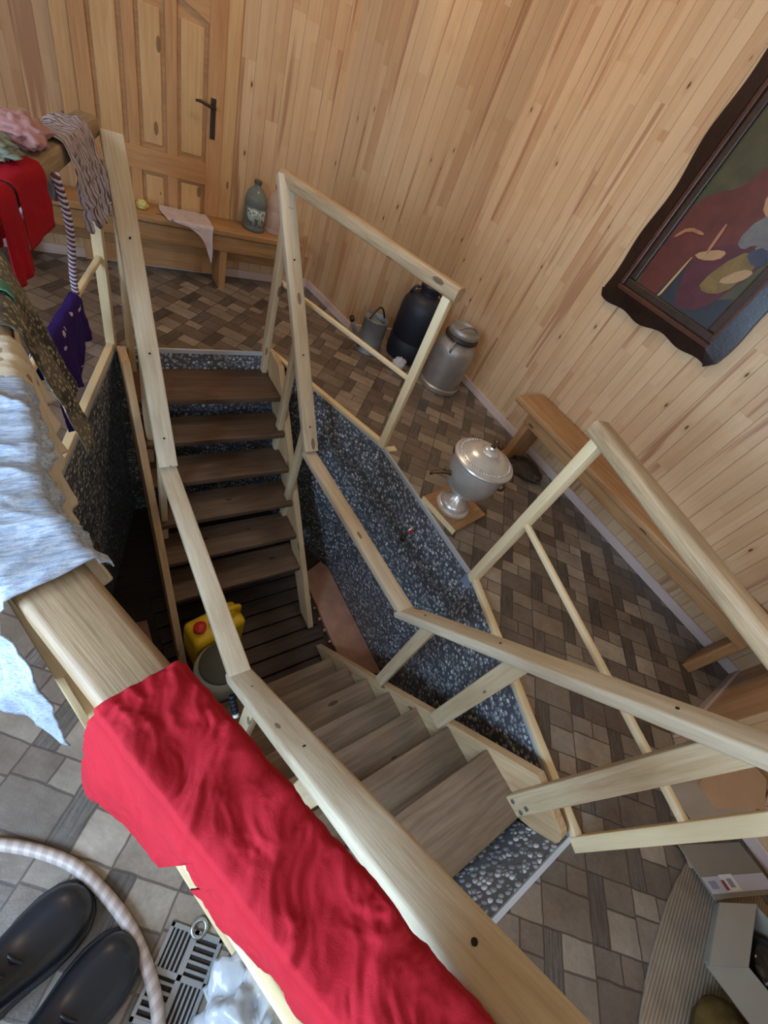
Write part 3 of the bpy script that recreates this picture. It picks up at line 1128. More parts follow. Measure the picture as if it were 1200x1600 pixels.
drape('flower_print_cloth', leftp, s_of(leftp, 0.44), s_of(leftp, 0.93), 0.0475, TOP, M_flower, 0.02, lambda u: 0.13 + 0.06 * max(0, 1 - abs(u - 0.06) / 0.08) + 0.012 * math.sin(u * 19), nu=110, nv=60, rum=0.010, rfreq=16, fold=0.30, nfold=7, flare=0.25, seed=8, lift=0.0005, inner=0.5, vs=0.35,
      label='cream cloth with a flower print hanging into the pit under the blue knit', cat='cloth')
drape('speckled_scarf', leftp, s_of(leftp, 0.96), s_of(leftp, 1.28), 0.050, TOP, M_mottle, 0.30, lambda u: 0.325 + 0.02 * math.sin(u * 5), nu=70, nv=70, rum=0.006, rfreq=8, fold=0.06, nfold=2, flare=0.42, seed=11, inner=1.0,
      label='olive and black speckled scarf hanging over the left railing before the purple cloth', cat='scarf')
sB = leftp.s[2]
drape('satin_ribbon', leftp, s_of(leftp, 1.08), s_of(leftp, 1.12), 0.054, TOP + 0.008, M_greentrim, 0.03, lambda u: 0.05, nu=10, nv=40, rum=0.002, fold=0.0, flare=0.1, seed=31,
      label='green satin ribbon lying across the speckled scarf', cat='ribbon')
tag(mesh_obj('pink_cloth', *crumple((0.01, 2.06, TOP + 0.002), 0.075, 0.13, 0.035, 15, 40, 26, amp=0.4), M_pinkcloth, smooth=True), 'dusty pink cloth bunched on the left railing behind the red cloths', 'cloth')
tag(mesh_obj('grey_cloth', *crumple((-0.075, 1.86, TOP + 0.002), 0.07, 0.09, 0.03, 19, 40, 26, amp=0.5), M_greygreen, smooth=True), 'grey-green cloth bunched on the left railing beside the pink one', 'cloth')
drape('red_cloth', leftp, sB + 0.15, sB + 0.375, 0.050, TOP, M_redcloth2, 0.22, lambda u: 0.15, nu=60, nv=60, rum=0.006, rfreq=8, fold=0.08, nfold=2, flare=0.1, seed=14,
      label='smooth folded red cloth on the far part of the left railing beside the striped towel', cat='cloth')
drape('red_cloth', leftp, sB + 0.00, sB + 0.135, 0.050, TOP, M_redcloth2, 0.22, lambda u: 0.20, nu=40, nv=60, rum=0.006, rfreq=8, fold=0.16, nfold=2, flare=0.14, seed=17,
      label='long hanging red cloth at the left edge, its tail lower than the folded red one', cat='cloth')
tw = drape('striped_towel', leftp, sB + 0.62, sB + 0.93, 0.050, TOP, M_stripe, 0.26, lambda u: 0.24 + 0.02 * math.sin(u * 30), nu=70, nv=80, rum=0.016, rfreq=12, fold=0.3, nfold=4, flare=0.10, seed=21, inner=0.6,
           label='grey and maroon striped towel thrown over the far end of the left railing', cat='towel', slant=-0.06)

# purple cloth on the low rail
low = Path([(-0.135, 1.54, 0), (0.225, 2.55, 0)])
drape('purple_cloth', low, 0.15, 0.62, 0.020, 0.498, M_star, lambda u: 0.20, lambda u: 0.34 - 0.19 * u + 0.03 * math.sin(u * 14), nu=60, nv=50, rum=0.006, rfreq=10, fold=0.35, nfold=3, flare=0.25, seed=25, lift=0.003,
      label='purple cloth with pale stars hanging on the low bar of the left railing', cat='cloth')
# pink cloth and grey garment further along the wall side, hung on the coat pegs left of the door
# ------------------------------------------------------------------ twisted cord hanging from the far-left rail
V, F = [], []
parts_a, parts_b = [], []
pa, pb = [], []
for k in range(360):
    t = k / 359
    cpt = Vector((0.075 + 0.02 * t + 0.012 * math.sin(t * 5), 1.93 + 0.20 * t, 0.99 - 0.49 * t))
    th = t * 150
    o_ = Vector((math.cos(th), math.sin(th), 0)) * 0.006
    pa.append(cpt + o_); pb.append(cpt - o_)
co = empty('twisted_cord', (0.085, 2.0, 0.5), 'twisted white and maroon cord hanging from the left railing to the purple cloth', 'cord')
mesh_obj('white_strand', *tube_g(pa, 0.0075, 7), cloth_mat('white_cord', S(214, 206, 216), crumple=0.05), co, smooth=True)
mesh_obj('maroon_strand', *tube_g(pb, 0.0075, 7), cloth_mat('maroon_cord', S(104, 66, 78), crumple=0.05), co, smooth=True)

# ------------------------------------------------------------------ icon painting on the right wall
def painting():
    X = 2.795
    g = empty('framed_painting', (X, 1.17, 1.7), 'large framed painting of a red-robed figure on the right wall, dark scalloped frame', 'painting')
    y0, y1, z0, z1 = 0.765, 1.575, 1.105, 2.42
    out = []

    def side(a, b, n, ax, sgn):
        for k in range(n):
            t = k / n
            w = 0.010 * math.sin(t * math.pi * 6) + 0.012 * math.sin(t * math.pi * 2)
            px = a[0] + (b[0] - a[0]) * t
            pz = a[1] + (b[1] - a[1]) * t
            edge = min(t, 1 - t)
            rr = 0.03 * max(0, 1 - edge / 0.03)
            if ax == 'y':
                out.append((px, pz + sgn * (w - rr)))
            else:
                out.append((px + sgn * (w - rr), pz))
    side((y1, z0), (y0, z0), 60, 'y', -1)
    side((y0, z0), (y0, z1), 90, 'z', -1)
    side((y0, z1), (y1, z1), 60, 'y', 1)
    side((y1, z1), (y1, z0), 90, 'z', 1)
    # ring between outer outline and inner rectangle
    iy0, iy1, iz0, iz1 = 0.845, 1.495, 1.175, 2.35
    n = len(out)

    def clampi(p):
        cy, cz = (y0 + y1) / 2, (z0 + z1) / 2
        return (min(max(p[0], iy0), iy1), min(max(p[1], iz0), iz1))
    inn = [clampi(p) for p in out]
    Xb, Xf, Xi = X, X - 0.030, X - 0.042
    V = [(Xb, *p) for p in out] + [(Xf, *p) for p in out] + [(Xi, *p) for p in inn] + [(Xb, *p) for p in inn]
    F = []
    for k in range(n):
        j = (k + 1) % n
        for a in range(3):
            F.append((a * n + k, a * n + j, (a + 1) * n + j, (a + 1) * n + k))
    fm = wood('dark_frame_wood', S(52, 34, 26), S(26, 15, 12), rough=0.28, knots=False)
    mesh_obj('frame', V, F, fm, g)
    im = wood('brown_inner_moulding', S(92, 52, 36), S(52, 28, 20), rough=0.35, knots=False)

    def ring(a0, a1, b0, b1, w, x, dep, mat, nm):
        for q in (box_g(x - dep, x, a0, a1, b0, b0 + w), box_g(x - dep, x, a0, a1, b1 - w, b1), box_g(x - dep, x, a0, a0 + w, b0 + w, b1 - w), box_g(x - dep, x, a1 - w, a1, b0 + w, b1 - w)):
            yield q
    mesh_obj('inner_moulding', *merge(*ring(iy0, iy1, iz0, iz1, 0.028, X - 0.001, 0.040, im, 'm')), im, g, bevel=0.006)
    mesh_obj('inner_moulding', *merge(*ring(iy0 + 0.026, iy1 - 0.026, iz0 + 0.026, iz1 - 0.026, 0.045, X - 0.001, 0.026, im, 'm')),
             wood('olive_moulding', S(70, 50, 34), S(38, 26, 18), rough=0.4, knots=False), g, bevel=0.008)

    def paint(nm, col, var=0.25):
        t = NT(nm)
        v = t.coords((1, 1, 1))
        nz = t.noise(v, 11, 4, 0.6, 0.7)
        t.set(t.ramp(nz, [(0.3, tuple(c * (1 - var) for c in col)), (0.7, tuple(min(1, c * (1 + var)) for c in col))]), 0.45)
        return t.mat
    cv = mesh_obj('canvas', *box_g(X - 0.012, X - 0.002, iy0 + 0.03, iy1 - 0.03, iz0 + 0.03, iz1 - 0.03), paint('painted_ground', S(70, 64, 36)), g)
    lim = (iy0 + 0.072, iy1 - 0.072, iz0 + 0.072)
    layer = [0]

    def patch(nm, poly, col, var=0.25):
        layer[0] += 1
        x = X - 0.0122 - layer[0] * 0.0005
        # smooth the outline (Chaikin)
        for _ in range(1):
            q = []
            for a, b in zip(poly, poly[1:] + poly[:1]):
                q += [(a[0] * .75 + b[0] * .25, a[1] * .75 + b[1] * .25), (a[0] * .25 + b[0] * .75, a[1] * .25 + b[1] * .75)]
            poly = q
        poly = [(min(max(p[0], lim[0]), lim[1]), max(p[1], lim[2])) for p in poly]
        c2 = []
        for p in poly:
            if not c2 or (Vector(p) - Vector(c2[-1])).length > 1e-4:
                c2.append(p)
        v, f = prism_g(c2, 0, 0.0004)
        mesh_obj(nm, [(x - c, a, b) for a, b, c in v], f, paint('paint_' + nm, col, var), cv)
    patch('painted_drapery', [(1.412, 1.268), (1.468, 1.416), (1.46, 1.60), (1.359, 1.714), (1.275, 1.757), (1.233, 1.859), (1.15, 1.95), (1.0, 1.95), (0.93, 1.7), (0.95, 1.5), (1.087, 1.50), (1.2, 1.40), (1.257, 1.20), (1.381, 1.21)], S(92, 38, 26))
    patch('painted_table', [(1.28, 1.19), (1.262, 1.36), (1.245, 1.46), (1.20, 1.40), (1.15, 1.28), (1.0, 1.36), (0.90, 1.42), (0.88, 1.18)], S(40, 42, 48))
    patch('painted_skirt', [(1.255, 1.47), (1.10, 1.60), (0.93, 1.60), (0.97, 1.42), (1.02, 1.29), (1.12, 1.25), (1.17, 1.27)], S(78, 28, 34))
    patch('painted_sleeve', [(1.125, 1.385), (1.065, 1.56), (0.975, 1.60), (0.95, 1.52), (0.985, 1.40), (1.07, 1.36)], S(116, 90, 42))
    patch('painted_hand', [(1.25, 1.475), (1.17, 1.53), (1.11, 1.545), (1.12, 1.50), (1.20, 1.465)], S(170, 128, 86), 0.1)
    patch('painted_shawl', [(1.03, 1.62), (0.90, 1.86), (0.85, 1.8), (0.90, 1.60), (0.98, 1.55)], S(104, 98, 92))
    patch('painted_face', [(1.15, 1.78), (1.12, 1.87), (1.04, 1.90), (0.99, 1.82), (1.03, 1.72), (1.10, 1.71)], S(166, 122, 84), 0.12)
    patch('painted_hair', [(1.17, 1.80), (1.14, 1.92), (1.03, 1.98), (0.96, 1.92), (1.03, 1.91), (1.12, 1.88)], S(58, 34, 26))
    patch('painted_lace', [(1.113, 1.59), (1.10, 1.70), (1.03, 1.74), (0.947, 1.62), (1.034, 1.612), (1.058, 1.573)], S(104, 98, 92))
    patch('painted_cuff', [(1.039, 1.573), (0.978, 1.628), (0.915, 1.571), (0.966, 1.538)], S(52, 52, 66))
    patch('painted_hand', [(1.057, 1.426), (0.997, 1.517), (0.939, 1.53), (0.948, 1.489), (0.991, 1.443)], S(168, 130, 90), 0.1)
    patch('painted_fold', [(1.215, 1.63), (1.20, 1.50), (1.185, 1.50), (1.20, 1.63)], S(170, 110, 78), 0.1)
    patch('painted_fold', [(1.40, 1.50), (1.36, 1.56), (1.27, 1.565), (1.27, 1.55), (1.35, 1.545), (1.39, 1.49)], S(160, 104, 72), 0.2)
    patch('painted_hem', [(1.264, 1.20), (1.246, 1.46), (1.236, 1.46), (1.250, 1.20)], S(190, 150, 90), 0.1)
    patch('painted_ledge', [(0.92, 1.16), (0.90, 1.55), (0.84, 1.55), (0.84, 1.16)], S(112, 78, 96))
    return g


painting()

# ------------------------------------------------------------------ samovar-like urn on its board
def urn():
    bx, by = 1.73, 0.955
    b = empty('wooden_board', (bx, by, 0), 'square wooden board on the floor under the silver urn', 'board')
    b.matrix_basis = Matrix.Translation((bx, by, 0)) @ Matrix.Rotation(math.radians(10), 4, 'Z')
    mesh_obj('slab', *box_g(-0.15, 0.15, -0.14, 0.14, 0.010, 0.032), M_bench, b, abs_matrix(b), bevel=0.003)
    mesh_obj('edge_strip', *box_g(-0.157, -0.1505, -0.14, 0.14, 0.0, 0.034), M_lath, b, abs_matrix(b), bevel=0.001)
    for y in (-0.11, 0.11):
        mesh_obj('batten', *box_g(-0.15, 0.15, y - 0.02, y + 0.02, 0, 0.009), M_bench, b, abs_matrix(b))
    u = empty('silver_urn', (1.70, 0.955, 0.0325), 'silver footed urn with a fluted lid and a small tap, standing on a board', 'urn')
    T = Matrix.Translation((1.70, 0.955, 0.0325)) @ Matrix.Diagonal((1, 1, 1.13, 1))
    foot = [(0.0, 0), (0.100, 0), (0.106, 0.005), (0.106, 0.020), (0.098, 0.027), (0.088, 0.030), (0.084, 0.044), (0.074, 0.052), (0.058, 0.064), (0.043, 0.082), (0.033, 0.098), (0.040, 0.106), (0.040, 0.112)]
    mesh_obj('foot', *lathe_g(foot, 48), M_silver, u, T, auto=40)
    bowl = [(0.03, 0.110), (0.062, 0.116), (0.108, 0.145), (0.138, 0.190), (0.151, 0.240), (0.152, 0.290), (0.148, 0.315), (0.156, 0.322), (0.156, 0.330), (0.02, 0.330)]
    mesh_obj('bowl', *lathe_g(bowl, 56), M_silver, u, T, auto=40)
    lidp = [(0.02, 0.331), (0.168, 0.331), (0.171, 0.336), (0.168, 0.342), (0.152, 0.346), (0.146, 0.352), (0.136, 0.354), (0.128, 0.358), (0.108, 0.374), (0.078, 0.388), (0.050, 0.393), (0.044, 0.402), (0.032, 0.409), (0.020, 0.412), (0.016, 0.420)]
    ld = mesh_obj('lid', *lathe_g(lidp, 64), M_silver, u, T, auto=35)
    mesh_obj('beading', *merge(*[sph_g((0.141 * math.cos(2 * math.pi * k / 56), 0.141 * math.sin(2 * math.pi * k / 56), 0.354), 0.0062, 0.0062, 0.0055, 8, 5) for k in range(56)]), M_silver, ld, T, smooth=True)
    kn = [(0.014, 0.420), (0.010, 0.428), (0.009, 0.440), (0.015, 0.448), (0.015, 0.456), (0.009, 0.462), (0.002, 0.465)]
    mesh_obj('knob', *lathe_g(kn, 24), M_brass, ld, T, smooth=True)
    # tap on the left, facing the camera side
    tp = mesh_obj('tap', *tube_g([(-0.125, 0.03, 0.235), (-0.165, 0.05, 0.238), (-0.19, 0.06, 0.236), (-0.225, 0.078, 0.222), (-0.24, 0.086, 0.205)], [0.014, 0.012, 0.012, 0.009, 0.008], 12), M_brass, u, T, smooth=True)
    mesh_obj('tap_key', *merge(tube_g([(-0.185, 0.058, 0.238), (-0.185, 0.058, 0.268)], 0.006, 8)), M_brass, tp, T, smooth=True)
    for sg in (1, -1):
        a = Vector((0.04, -0.0, 0)) * 0
        pts = []
        for k in range(13):
            th = math.pi * k / 12
            pts.append((0.30 * 0 + sg * 0.05, sg * (-0.140 - 0.026 * math.sin(th)), 0.285 + 0.026 * math.cos(th)))
        mesh_obj('handle', *tube_g(pts, 0.007, 8), M_brass, u, T, smooth=True)
    # small upright fitting on the lid rim
    mesh_obj('steam_valve', *merge(lathe_g([(0.012, 0.339), (0.012, 0.365), (0.018, 0.368), (0.018, 0.385), (0.007, 0.392)], 16, (0.128, 0.035, 0))), M_brass, ld, T, smooth=True)


urn()

# ------------------------------------------------------------------ containers in the corner
def milk_can():
    x, y = 2.47, 2.16
    o = empty('milk_can', (x, y, 0), 'dull aluminium milk can with a clamp lid in the corner by the right wall', 'can')
    T = Matrix.Translation((x, y, 0))
    body = [(0.0, 0.0), (0.155, 0.0), (0.170, 0.006), (0.170, 0.036), (0.157, 0.046), (0.158, 0.06), (0.160, 0.30), (0.156, 0.345), (0.142, 0.375), (0.115, 0.402), (0.098, 0.418), (0.094, 0.445), (0.03, 0.445)]
    mesh_obj('body', *lathe_g(body, 48), M_alu, o, T, auto=45)
    ld = mesh_obj('lid', *lathe_g([(0.02, 0.446), (0.118, 0.446), (0.122, 0.455), (0.120, 0.485), (0.112, 0.494), (0.104, 0.478), (0.05, 0.474), (0.01, 0.474)], 40), M_alu, o, T, auto=40)
    mesh_obj('gasket', *lathe_g([(0.095, 0.412), (0.128, 0.414), (0.134, 0.425), (0.130, 0.440), (0.122, 0.4455), (0.09, 0.4455)], 32), M_iron, o, T, auto=40)
    pts = [(-0.105 * math.cos(math.pi * k / 10), -0.03, 0.475 + 0.04 * math.sin(math.pi * k / 10)) for k in range(11)]
    mesh_obj('clamp_bar', *tube_g(pts, 0.008, 8), M_galv, ld, T, smooth=True)
    for a in (0.6, 3.7):
        c, s = math.cos(a), math.sin(a)
        pts = [((0.135 + 0.045 * math.sin(math.pi * k / 8)) * c - s * 0.0, (0.135 + 0.045 * math.sin(math.pi * k / 8)) * s, 0.38 - 0.09 * k / 8 + 0.04) for k in range(9)]
        mesh_obj('side_handle', *tube_g(pts, 0.008, 8), M_alu, o, T, smooth=True)


milk_can()


def barrel():
    x, y = 2.37, 2.57
    o = empty('barrel', (x, y, 0), 'tall dark blue-black plastic barrel between the watering can and milk can', 'barrel')
    T = Matrix.Translation((x, y, 0))
    mesh_obj('body', *lathe_g([(0, 0), (0.145, 0), (0.165, 0.015), (0.172, 0.05), (0.174, 0.16), (0.170, 0.165), (0.170, 0.18), (0.174, 0.185), (0.174, 0.40), (0.165, 0.45), (0.140, 0.49), (0.10, 0.515), (0.072, 0.525), (0.072, 0.55), (0.02, 0.55)], 48), flat('navy_plastic', S(26, 30, 42), 0.55), o, T, auto=40)
    mesh_obj('cap', *lathe_g([(0.02, 0.551), (0.080, 0.551), (0.082, 0.556), (0.082, 0.59), (0.076, 0.596), (0.01, 0.597)], 36), M_black, o, T, auto=40)
    for a in (2.6, 5.7):
        c, s = math.cos(a), math.sin(a)
        pts = [((0.085 + 0.055 * k / 8) * c, (0.085 + 0.055 * k / 8) * s, 0.545 + 0.028 * math.sin(math.pi * k / 8) - 0.05 * k / 8) for k in range(9)]
        mesh_obj('handle', *tube_g(pts, 0.011, 8), M_black, o, T, smooth=True)
    # crumpled clear bag at its foot
    tag(mesh_obj('crumpled_film', *crumple((2.17, 2.37, 0.0), 0.06, 0.05, 0.055, 3), M_film, smooth=True), 'crumpled clear plastic film on the floor at the foot of the barrel', 'plastic film')



barrel()


def watering_can():
    x, y = 2.02, 2.63
    o = empty('watering_can', (x, y, 0), 'grey galvanised watering can standing left of the dark barrel', 'watering can')
    T = Matrix.Translation((x, y, 0))
    mesh_obj('body', *lathe_g([(0, 0), (0.102, 0), (0.106, 0.006), (0.100, 0.014), (0.094, 0.26), (0.098, 0.266), (0.094, 0.272), (0.088, 0.26), (0.088, 0.02), (0.0, 0.018)], 40), M_galv, o, T, auto=40)
    a = 3.4
    # half cover over the mouth
    n = 16
    V = [(0.092 * math.cos(a - 1.4 + 2.8 * k / n), 0.092 * math.sin(a - 1.4 + 2.8 * k / n), 0.272) for k in range(n + 1)]
    v, f = prism_g([(p[0], p[1]) for p in V], 0.266, 0.270)
    mesh_obj('half_cover', v, f, M_galv, o, T)
    c, s = math.cos(a - 0.2), math.sin(a - 0.2)
    sp = mesh_obj('spout', *tube_g([(0.088 * c, 0.088 * s, 0.05), (0.13 * c, 0.13 * s, 0.09), (0.20 * c, 0.20 * s, 0.20), (0.225 * c, 0.225 * s, 0.245)], [0.028, 0.022, 0.016, 0.014], 14), M_galv, o, T, smooth=True)
    mesh_obj('spout_end', *tube_g([(0.222 * c, 0.222 * s, 0.24), (0.238 * c, 0.238 * s, 0.268)], [0.017, 0.019], 14), M_iron, sp, T, smooth=True)
    c, s = math.cos(a), math.sin(a)
    pts = [((0.085 - 0.17 * k / 12) * c * 1.0, (0.085 - 0.17 * k / 12) * s, 0.268 + 0.085 * math.sin(math.pi * k / 12)) for k in range(13)]
    mesh_obj('carry_handle', *tube_g(pts, 0.007, 8), M_iron, o, T, smooth=True)
    pts = [(-(0.095 + 0.06 * math.sin(math.pi * k / 10)) * c, -(0.095 + 0.06 * math.sin(math.pi * k / 10)) * s, 0.24 - 0.16 * k / 10) for k in range(11)]
    mesh_obj('back_handle', *tube_g(pts, 0.007, 8), M_galv, o, T, smooth=True)


watering_can()

# ------------------------------------------------------------------ bottles and cloths on the back bench
BT = 0.4205


def bottle(x, y, mat, label, lab):
    o = empty('water_bottle', (x, y, BT), label, 'bottle')
    T = Matrix.Translation((x, y, BT))
    prof = [(0.0, 0.0), (0.068, 0.0), (0.076, 0.008), (0.076, 0.03), (0.072, 0.036), (0.076, 0.042), (0.076, 0.15), (0.072, 0.156), (0.076, 0.162), (0.074, 0.20), (0.060, 0.235), (0.035, 0.262), (0.022, 0.272), (0.022, 0.285), (0.004, 0.285)]
    mesh_obj('body', *lathe_g(prof, 36), mat, o, T, smooth=True)
    mesh_obj('cap', *lathe_g([(0.02, 0.286), (0.026, 0.286), (0.027, 0.305), (0.02, 0.309), (0.004, 0.309)], 24), M_greyplastic if lab else M_redcap, o, T, auto=40)
    if lab:
        n = 14
        V, F = [], []
        for k in range(n + 1):
            a = math.radians(205 + 110 * k / n)
            for z in (0.05, 0.145):
                V.append((0.0772 * math.cos(a), 0.0772 * math.sin(a), z))
        for k in range(n):
            F.append((2 * k, 2 * k + 2, 2 * k + 3, 2 * k + 1))
        t = NT('bottle_label_print')
        vv = t.coords((1, 1, 1), rnd=False)
        t.set(t.ramp(t.noise(vv, 38, 3), [(0.42, S(84, 104, 88)), (0.5, S(196, 204, 200)), (0.62, S(120, 140, 132))]), 0.4)
        lb = mesh_obj('label', V, F, t.mat, o, T, smooth=True)
        lb.modifiers.new('thick', 'SOLIDIFY').thickness = 0.0005
    return o


bottle(1.315, 3.49, M_greenpet, 'grey-green water bottle with a printed label on the back bench', True)
bottle(1.475, 3.50, M_clear, 'clear empty water bottle on the back bench, right of the labelled one', False)


def edge_cloth(name, x0, x1, ytop, yedge, drop, mat, label, seed, rum=0.01, tail=None, zt=BT):
    """a rag lying on a bench top and hanging over its front edge (towards -y)"""
    nu, nv = 40, 46
    top_l = ytop - yedge
    V, F = [], []
    for i in range(nu + 1):
        u = i / nu
        d = drop(u)
        for j in range(nv + 1):
            v = j / nv * (top_l + d)
            x = x0 + (x1 - x0) * u + 0.02 * noise.noise(Vector((u * 3, v * 6, seed)))
            nz = noise.noise(Vector((u * 6, v * 14, seed + 3))) * 0.5 + 0.5
            if v < top_l:
                y, z = ytop - v + 0.0, zt + 0.004 + rum * nz
            else:
                q = v - top_l
                y, z = yedge - 0.006 - 0.02 * (0.5 + 0.5 * math.sin(u * 11 + seed)) * min(1, q * 8) - rum * nz, zt + 0.004 - q
            xs = x
            if v >= top_l and tail:
                xs = x + (tail - x) * min(1, (v - top_l) / max(d, .01)) * 0.7
            V.append((xs, y, z))
    W = nv + 1
    for i in range(nu):
        for j in range(nv):
            F.append((i * W + j, (i + 1) * W + j, (i + 1) * W + j + 1, i * W + j + 1))
    o = mesh_obj(name, V, F, mat, smooth=True)
    md = o.modifiers.new('thick', 'SOLIDIFY')
    md.thickness = 0.002
    return tag(o, label, 'cloth')


edge_cloth('pale_rag', 0.69, 0.99, 3.56, 3.352, lambda u: 0.02 + 0.21 * u ** 1.5, M_palecloth, 'pale lilac rag hanging over the front edge of the back bench', 2, tail=0.97)
tag(mesh_obj('yellow_wrapper', *crumple((0.575, 3.45, BT), 0.035, 0.03, 0.03, 6), flat('yellow_wrap', S(206, 190, 104), 0.5), smooth=True), 'small yellowish crumpled wrapper on the back bench by the stair handrail', 'wrapper')
tag(mesh_obj('crumpled_tissue', *crumple((0.42, 3.44, BT), 0.06, 0.045, 0.03, 9), M_white, smooth=True), 'white crumpled tissue on the back bench behind the left railing post', 'tissue')

# ------------------------------------------------------------------ things in the pit
def jerrycan():
    o = empty('jerrycan', (0.47, 1.14, PZ + 0.043), 'yellow plastic jerrycan with a red cap at the bottom of the pit', 'jerrycan')
    T = Matrix.Translation((0.47, 1.17, PZ + 0.043)) @ Matrix.Rotation(math.radians(12), 4, 'Z') @ Matrix.Diagonal((1.2, 1.1, 1.35, 1))
    V, F = merge(box_g(-0.14, 0.14, -0.085, 0.085, 0, 0.29))
    mesh_obj('body', V, F, M_yellow, o, T, bevel=0.03, seg=4)
    mesh_obj('grip', *tube_g([(-0.02, 0, 0.285), (-0.01, 0, 0.33), (0.03, 0, 0.345), (0.09, 0, 0.345), (0.125, 0, 0.325), (0.13, 0, 0.28)], 0.017, 12), M_yellow, o, T, smooth=True)
    mesh_obj('cap', *lathe_g([(0.02, 0.29), (0.030, 0.29), (0.032, 0.296), (0.032, 0.322), (0.026, 0.327), (0.004, 0.328)], 24, (-0.085, 0, 0)), M_redcap, o, T, auto=40)


jerrycan()


def bucket():
    o = empty('plastic_tub', (0.42, 0.82, PZ + 0.043), 'white plastic tub with a dark grey lid in front of the yellow jerrycan', 'tub')
    T = Matrix.Translation((0.43, 0.905, PZ + 0.043)) @ Matrix.Diagonal((1.12, 1.12, 1.15, 1))
    mesh_obj('body', *lathe_g([(0, 0), (0.11, 0), (0.125, 0.01), (0.135, 0.06), (0.138, 0.26), (0.13, 0.30), (0.10, 0.315), (0.02, 0.315)], 40), M_whiteplastic, o, T, smooth=True)
    mesh_obj('lid', *lathe_g([(0.02, 0.316), (0.108, 0.316), (0.112, 0.322), (0.112, 0.342), (0.104, 0.348), (0.01, 0.346)], 36), M_greyplastic, o, T, auto=40)


bucket()
# tap on the pebble wall
tpv = empty('wall_tap', (1.545, 0.985, -0.22), 'small water tap with a red lever on the pebble wall of the pit', 'tap')
mesh_obj('pipe', *tube_g([(1.542, 0.985, -0.15), (1.505, 0.985, -0.16), (1.49, 0.985, -0.18), (1.488, 0.985, -0.235)], [0.012, 0.013, 0.012, 0.010], 12), M_steel, tpv, smooth=True)
mesh_obj('lever', *merge(box_g(1.478, 1.52, 0.965, 0.975, -0.18, -0.168)), M_redcap, tpv, bevel=0.002)
mesh_obj('spout', *tube_g([(1.488, 0.985, -0.236), (1.486, 0.985, -0.27)], 0.014, 12), M_iron, tpv, smooth=True)
# black grip clipped under the left handrail corner
bt = empty('black_clip', (0.285, 0.44, -0.13), 'black ribbed clip hanging under the bend of the left stair handrail', 'clip')
mesh_obj('grip', *merge(*[tube_g([(0.286, 0.47 - 0.012 * k, -0.155 - 0.009 * k), (0.286, 0.461 - 0.012 * k, -0.162 - 0.009 * k)], 0.013 + 0.002 * (k % 2), 14) for k in range(5)]), M_black, bt, auto=50)
mesh_obj('pale_end', *tube_g([(0.286, 0.41, -0.20), (0.286, 0.40, -0.207)], 0.012, 14), M_whiteplastic, bt, auto=50)

# ------------------------------------------------------------------ near floor: boots, hose, drain, bag
hose_pts = [(-0.62, 0.36), (-0.48, 0.345), (-0.36, 0.305), (-0.235, 0.20), (-0.165, 0.09), (-0.12, -0.02), (-0.098, -0.13), (-0.10, -0.22), (-0.13, -0.36), (-0.2, -0.5)]


def spline(pts, n=16):
    P = [Vector((*p, 0)) if len(p) == 2 else Vector(p) for p in pts]
    out = []
    for i in range(len(P) - 1):
        p0, p1, p2, p3 = P[max(i - 1, 0)], P[i], P[i + 1], P[min(i + 2, len(P) - 1)]
        for k in range(n):
            t = k / n
            out.append(0.5 * ((2 * p1) + (p2 - p0) * t + (2 * p0 - 5 * p1 + 4 * p2 - p3) * t * t + (3 * p1 - p0 - 3 * p2 + p3) * t ** 3))
    out.append(P[-1])
    return out


th_ = NT('beige_striped_hose')
tcn = th_.n('ShaderNodeTexCoord')
spn = th_.n('ShaderNodeSeparateXYZ')
th_.l(tcn.outputs['UV'], spn.inputs[0])
sw = th_.math('SINE', th_.math('ADD', th_.math('MULTIPLY', spn.outputs[0], 220.0), th_.math('MULTIPLY', spn.outputs[1], 6.2832)))
th_.set(th_.ramp(th_.math('MULTIPLY_ADD', sw, 0.5, 0.5), [(0.35, S(168, 150, 142)), (0.75, S(188, 174, 166))]), 0.45)
hp_ = spline(hose_pts, 24)
hs = [Vector((p.x, p.y, 0.0145 + 0.0135 * max(0, 1 - abs(p.y + 0.19) / 0.16))) for p in hp_]
V, F = tube_g(hs, 0.014, 12)
ho = mesh_obj('garden_hose', V, F, th_.mat, smooth=True)
uvl = ho.data.uv_layers.new(name='UVMap')
acc = [0]
for a, b in zip(hs, hs[1:]):
    acc.append(acc[-1] + (b - a).length)
for p in ho.data.polygons:
    for li, vi in zip(p.loop_indices, p.vertices):
        k = vi % 12
        uvl.data[li].uv = (acc[min(vi // 12, len(acc) - 1)], k / 12)
tag(ho, 'beige ribbed hose curving across the floor over the drain', 'hose')


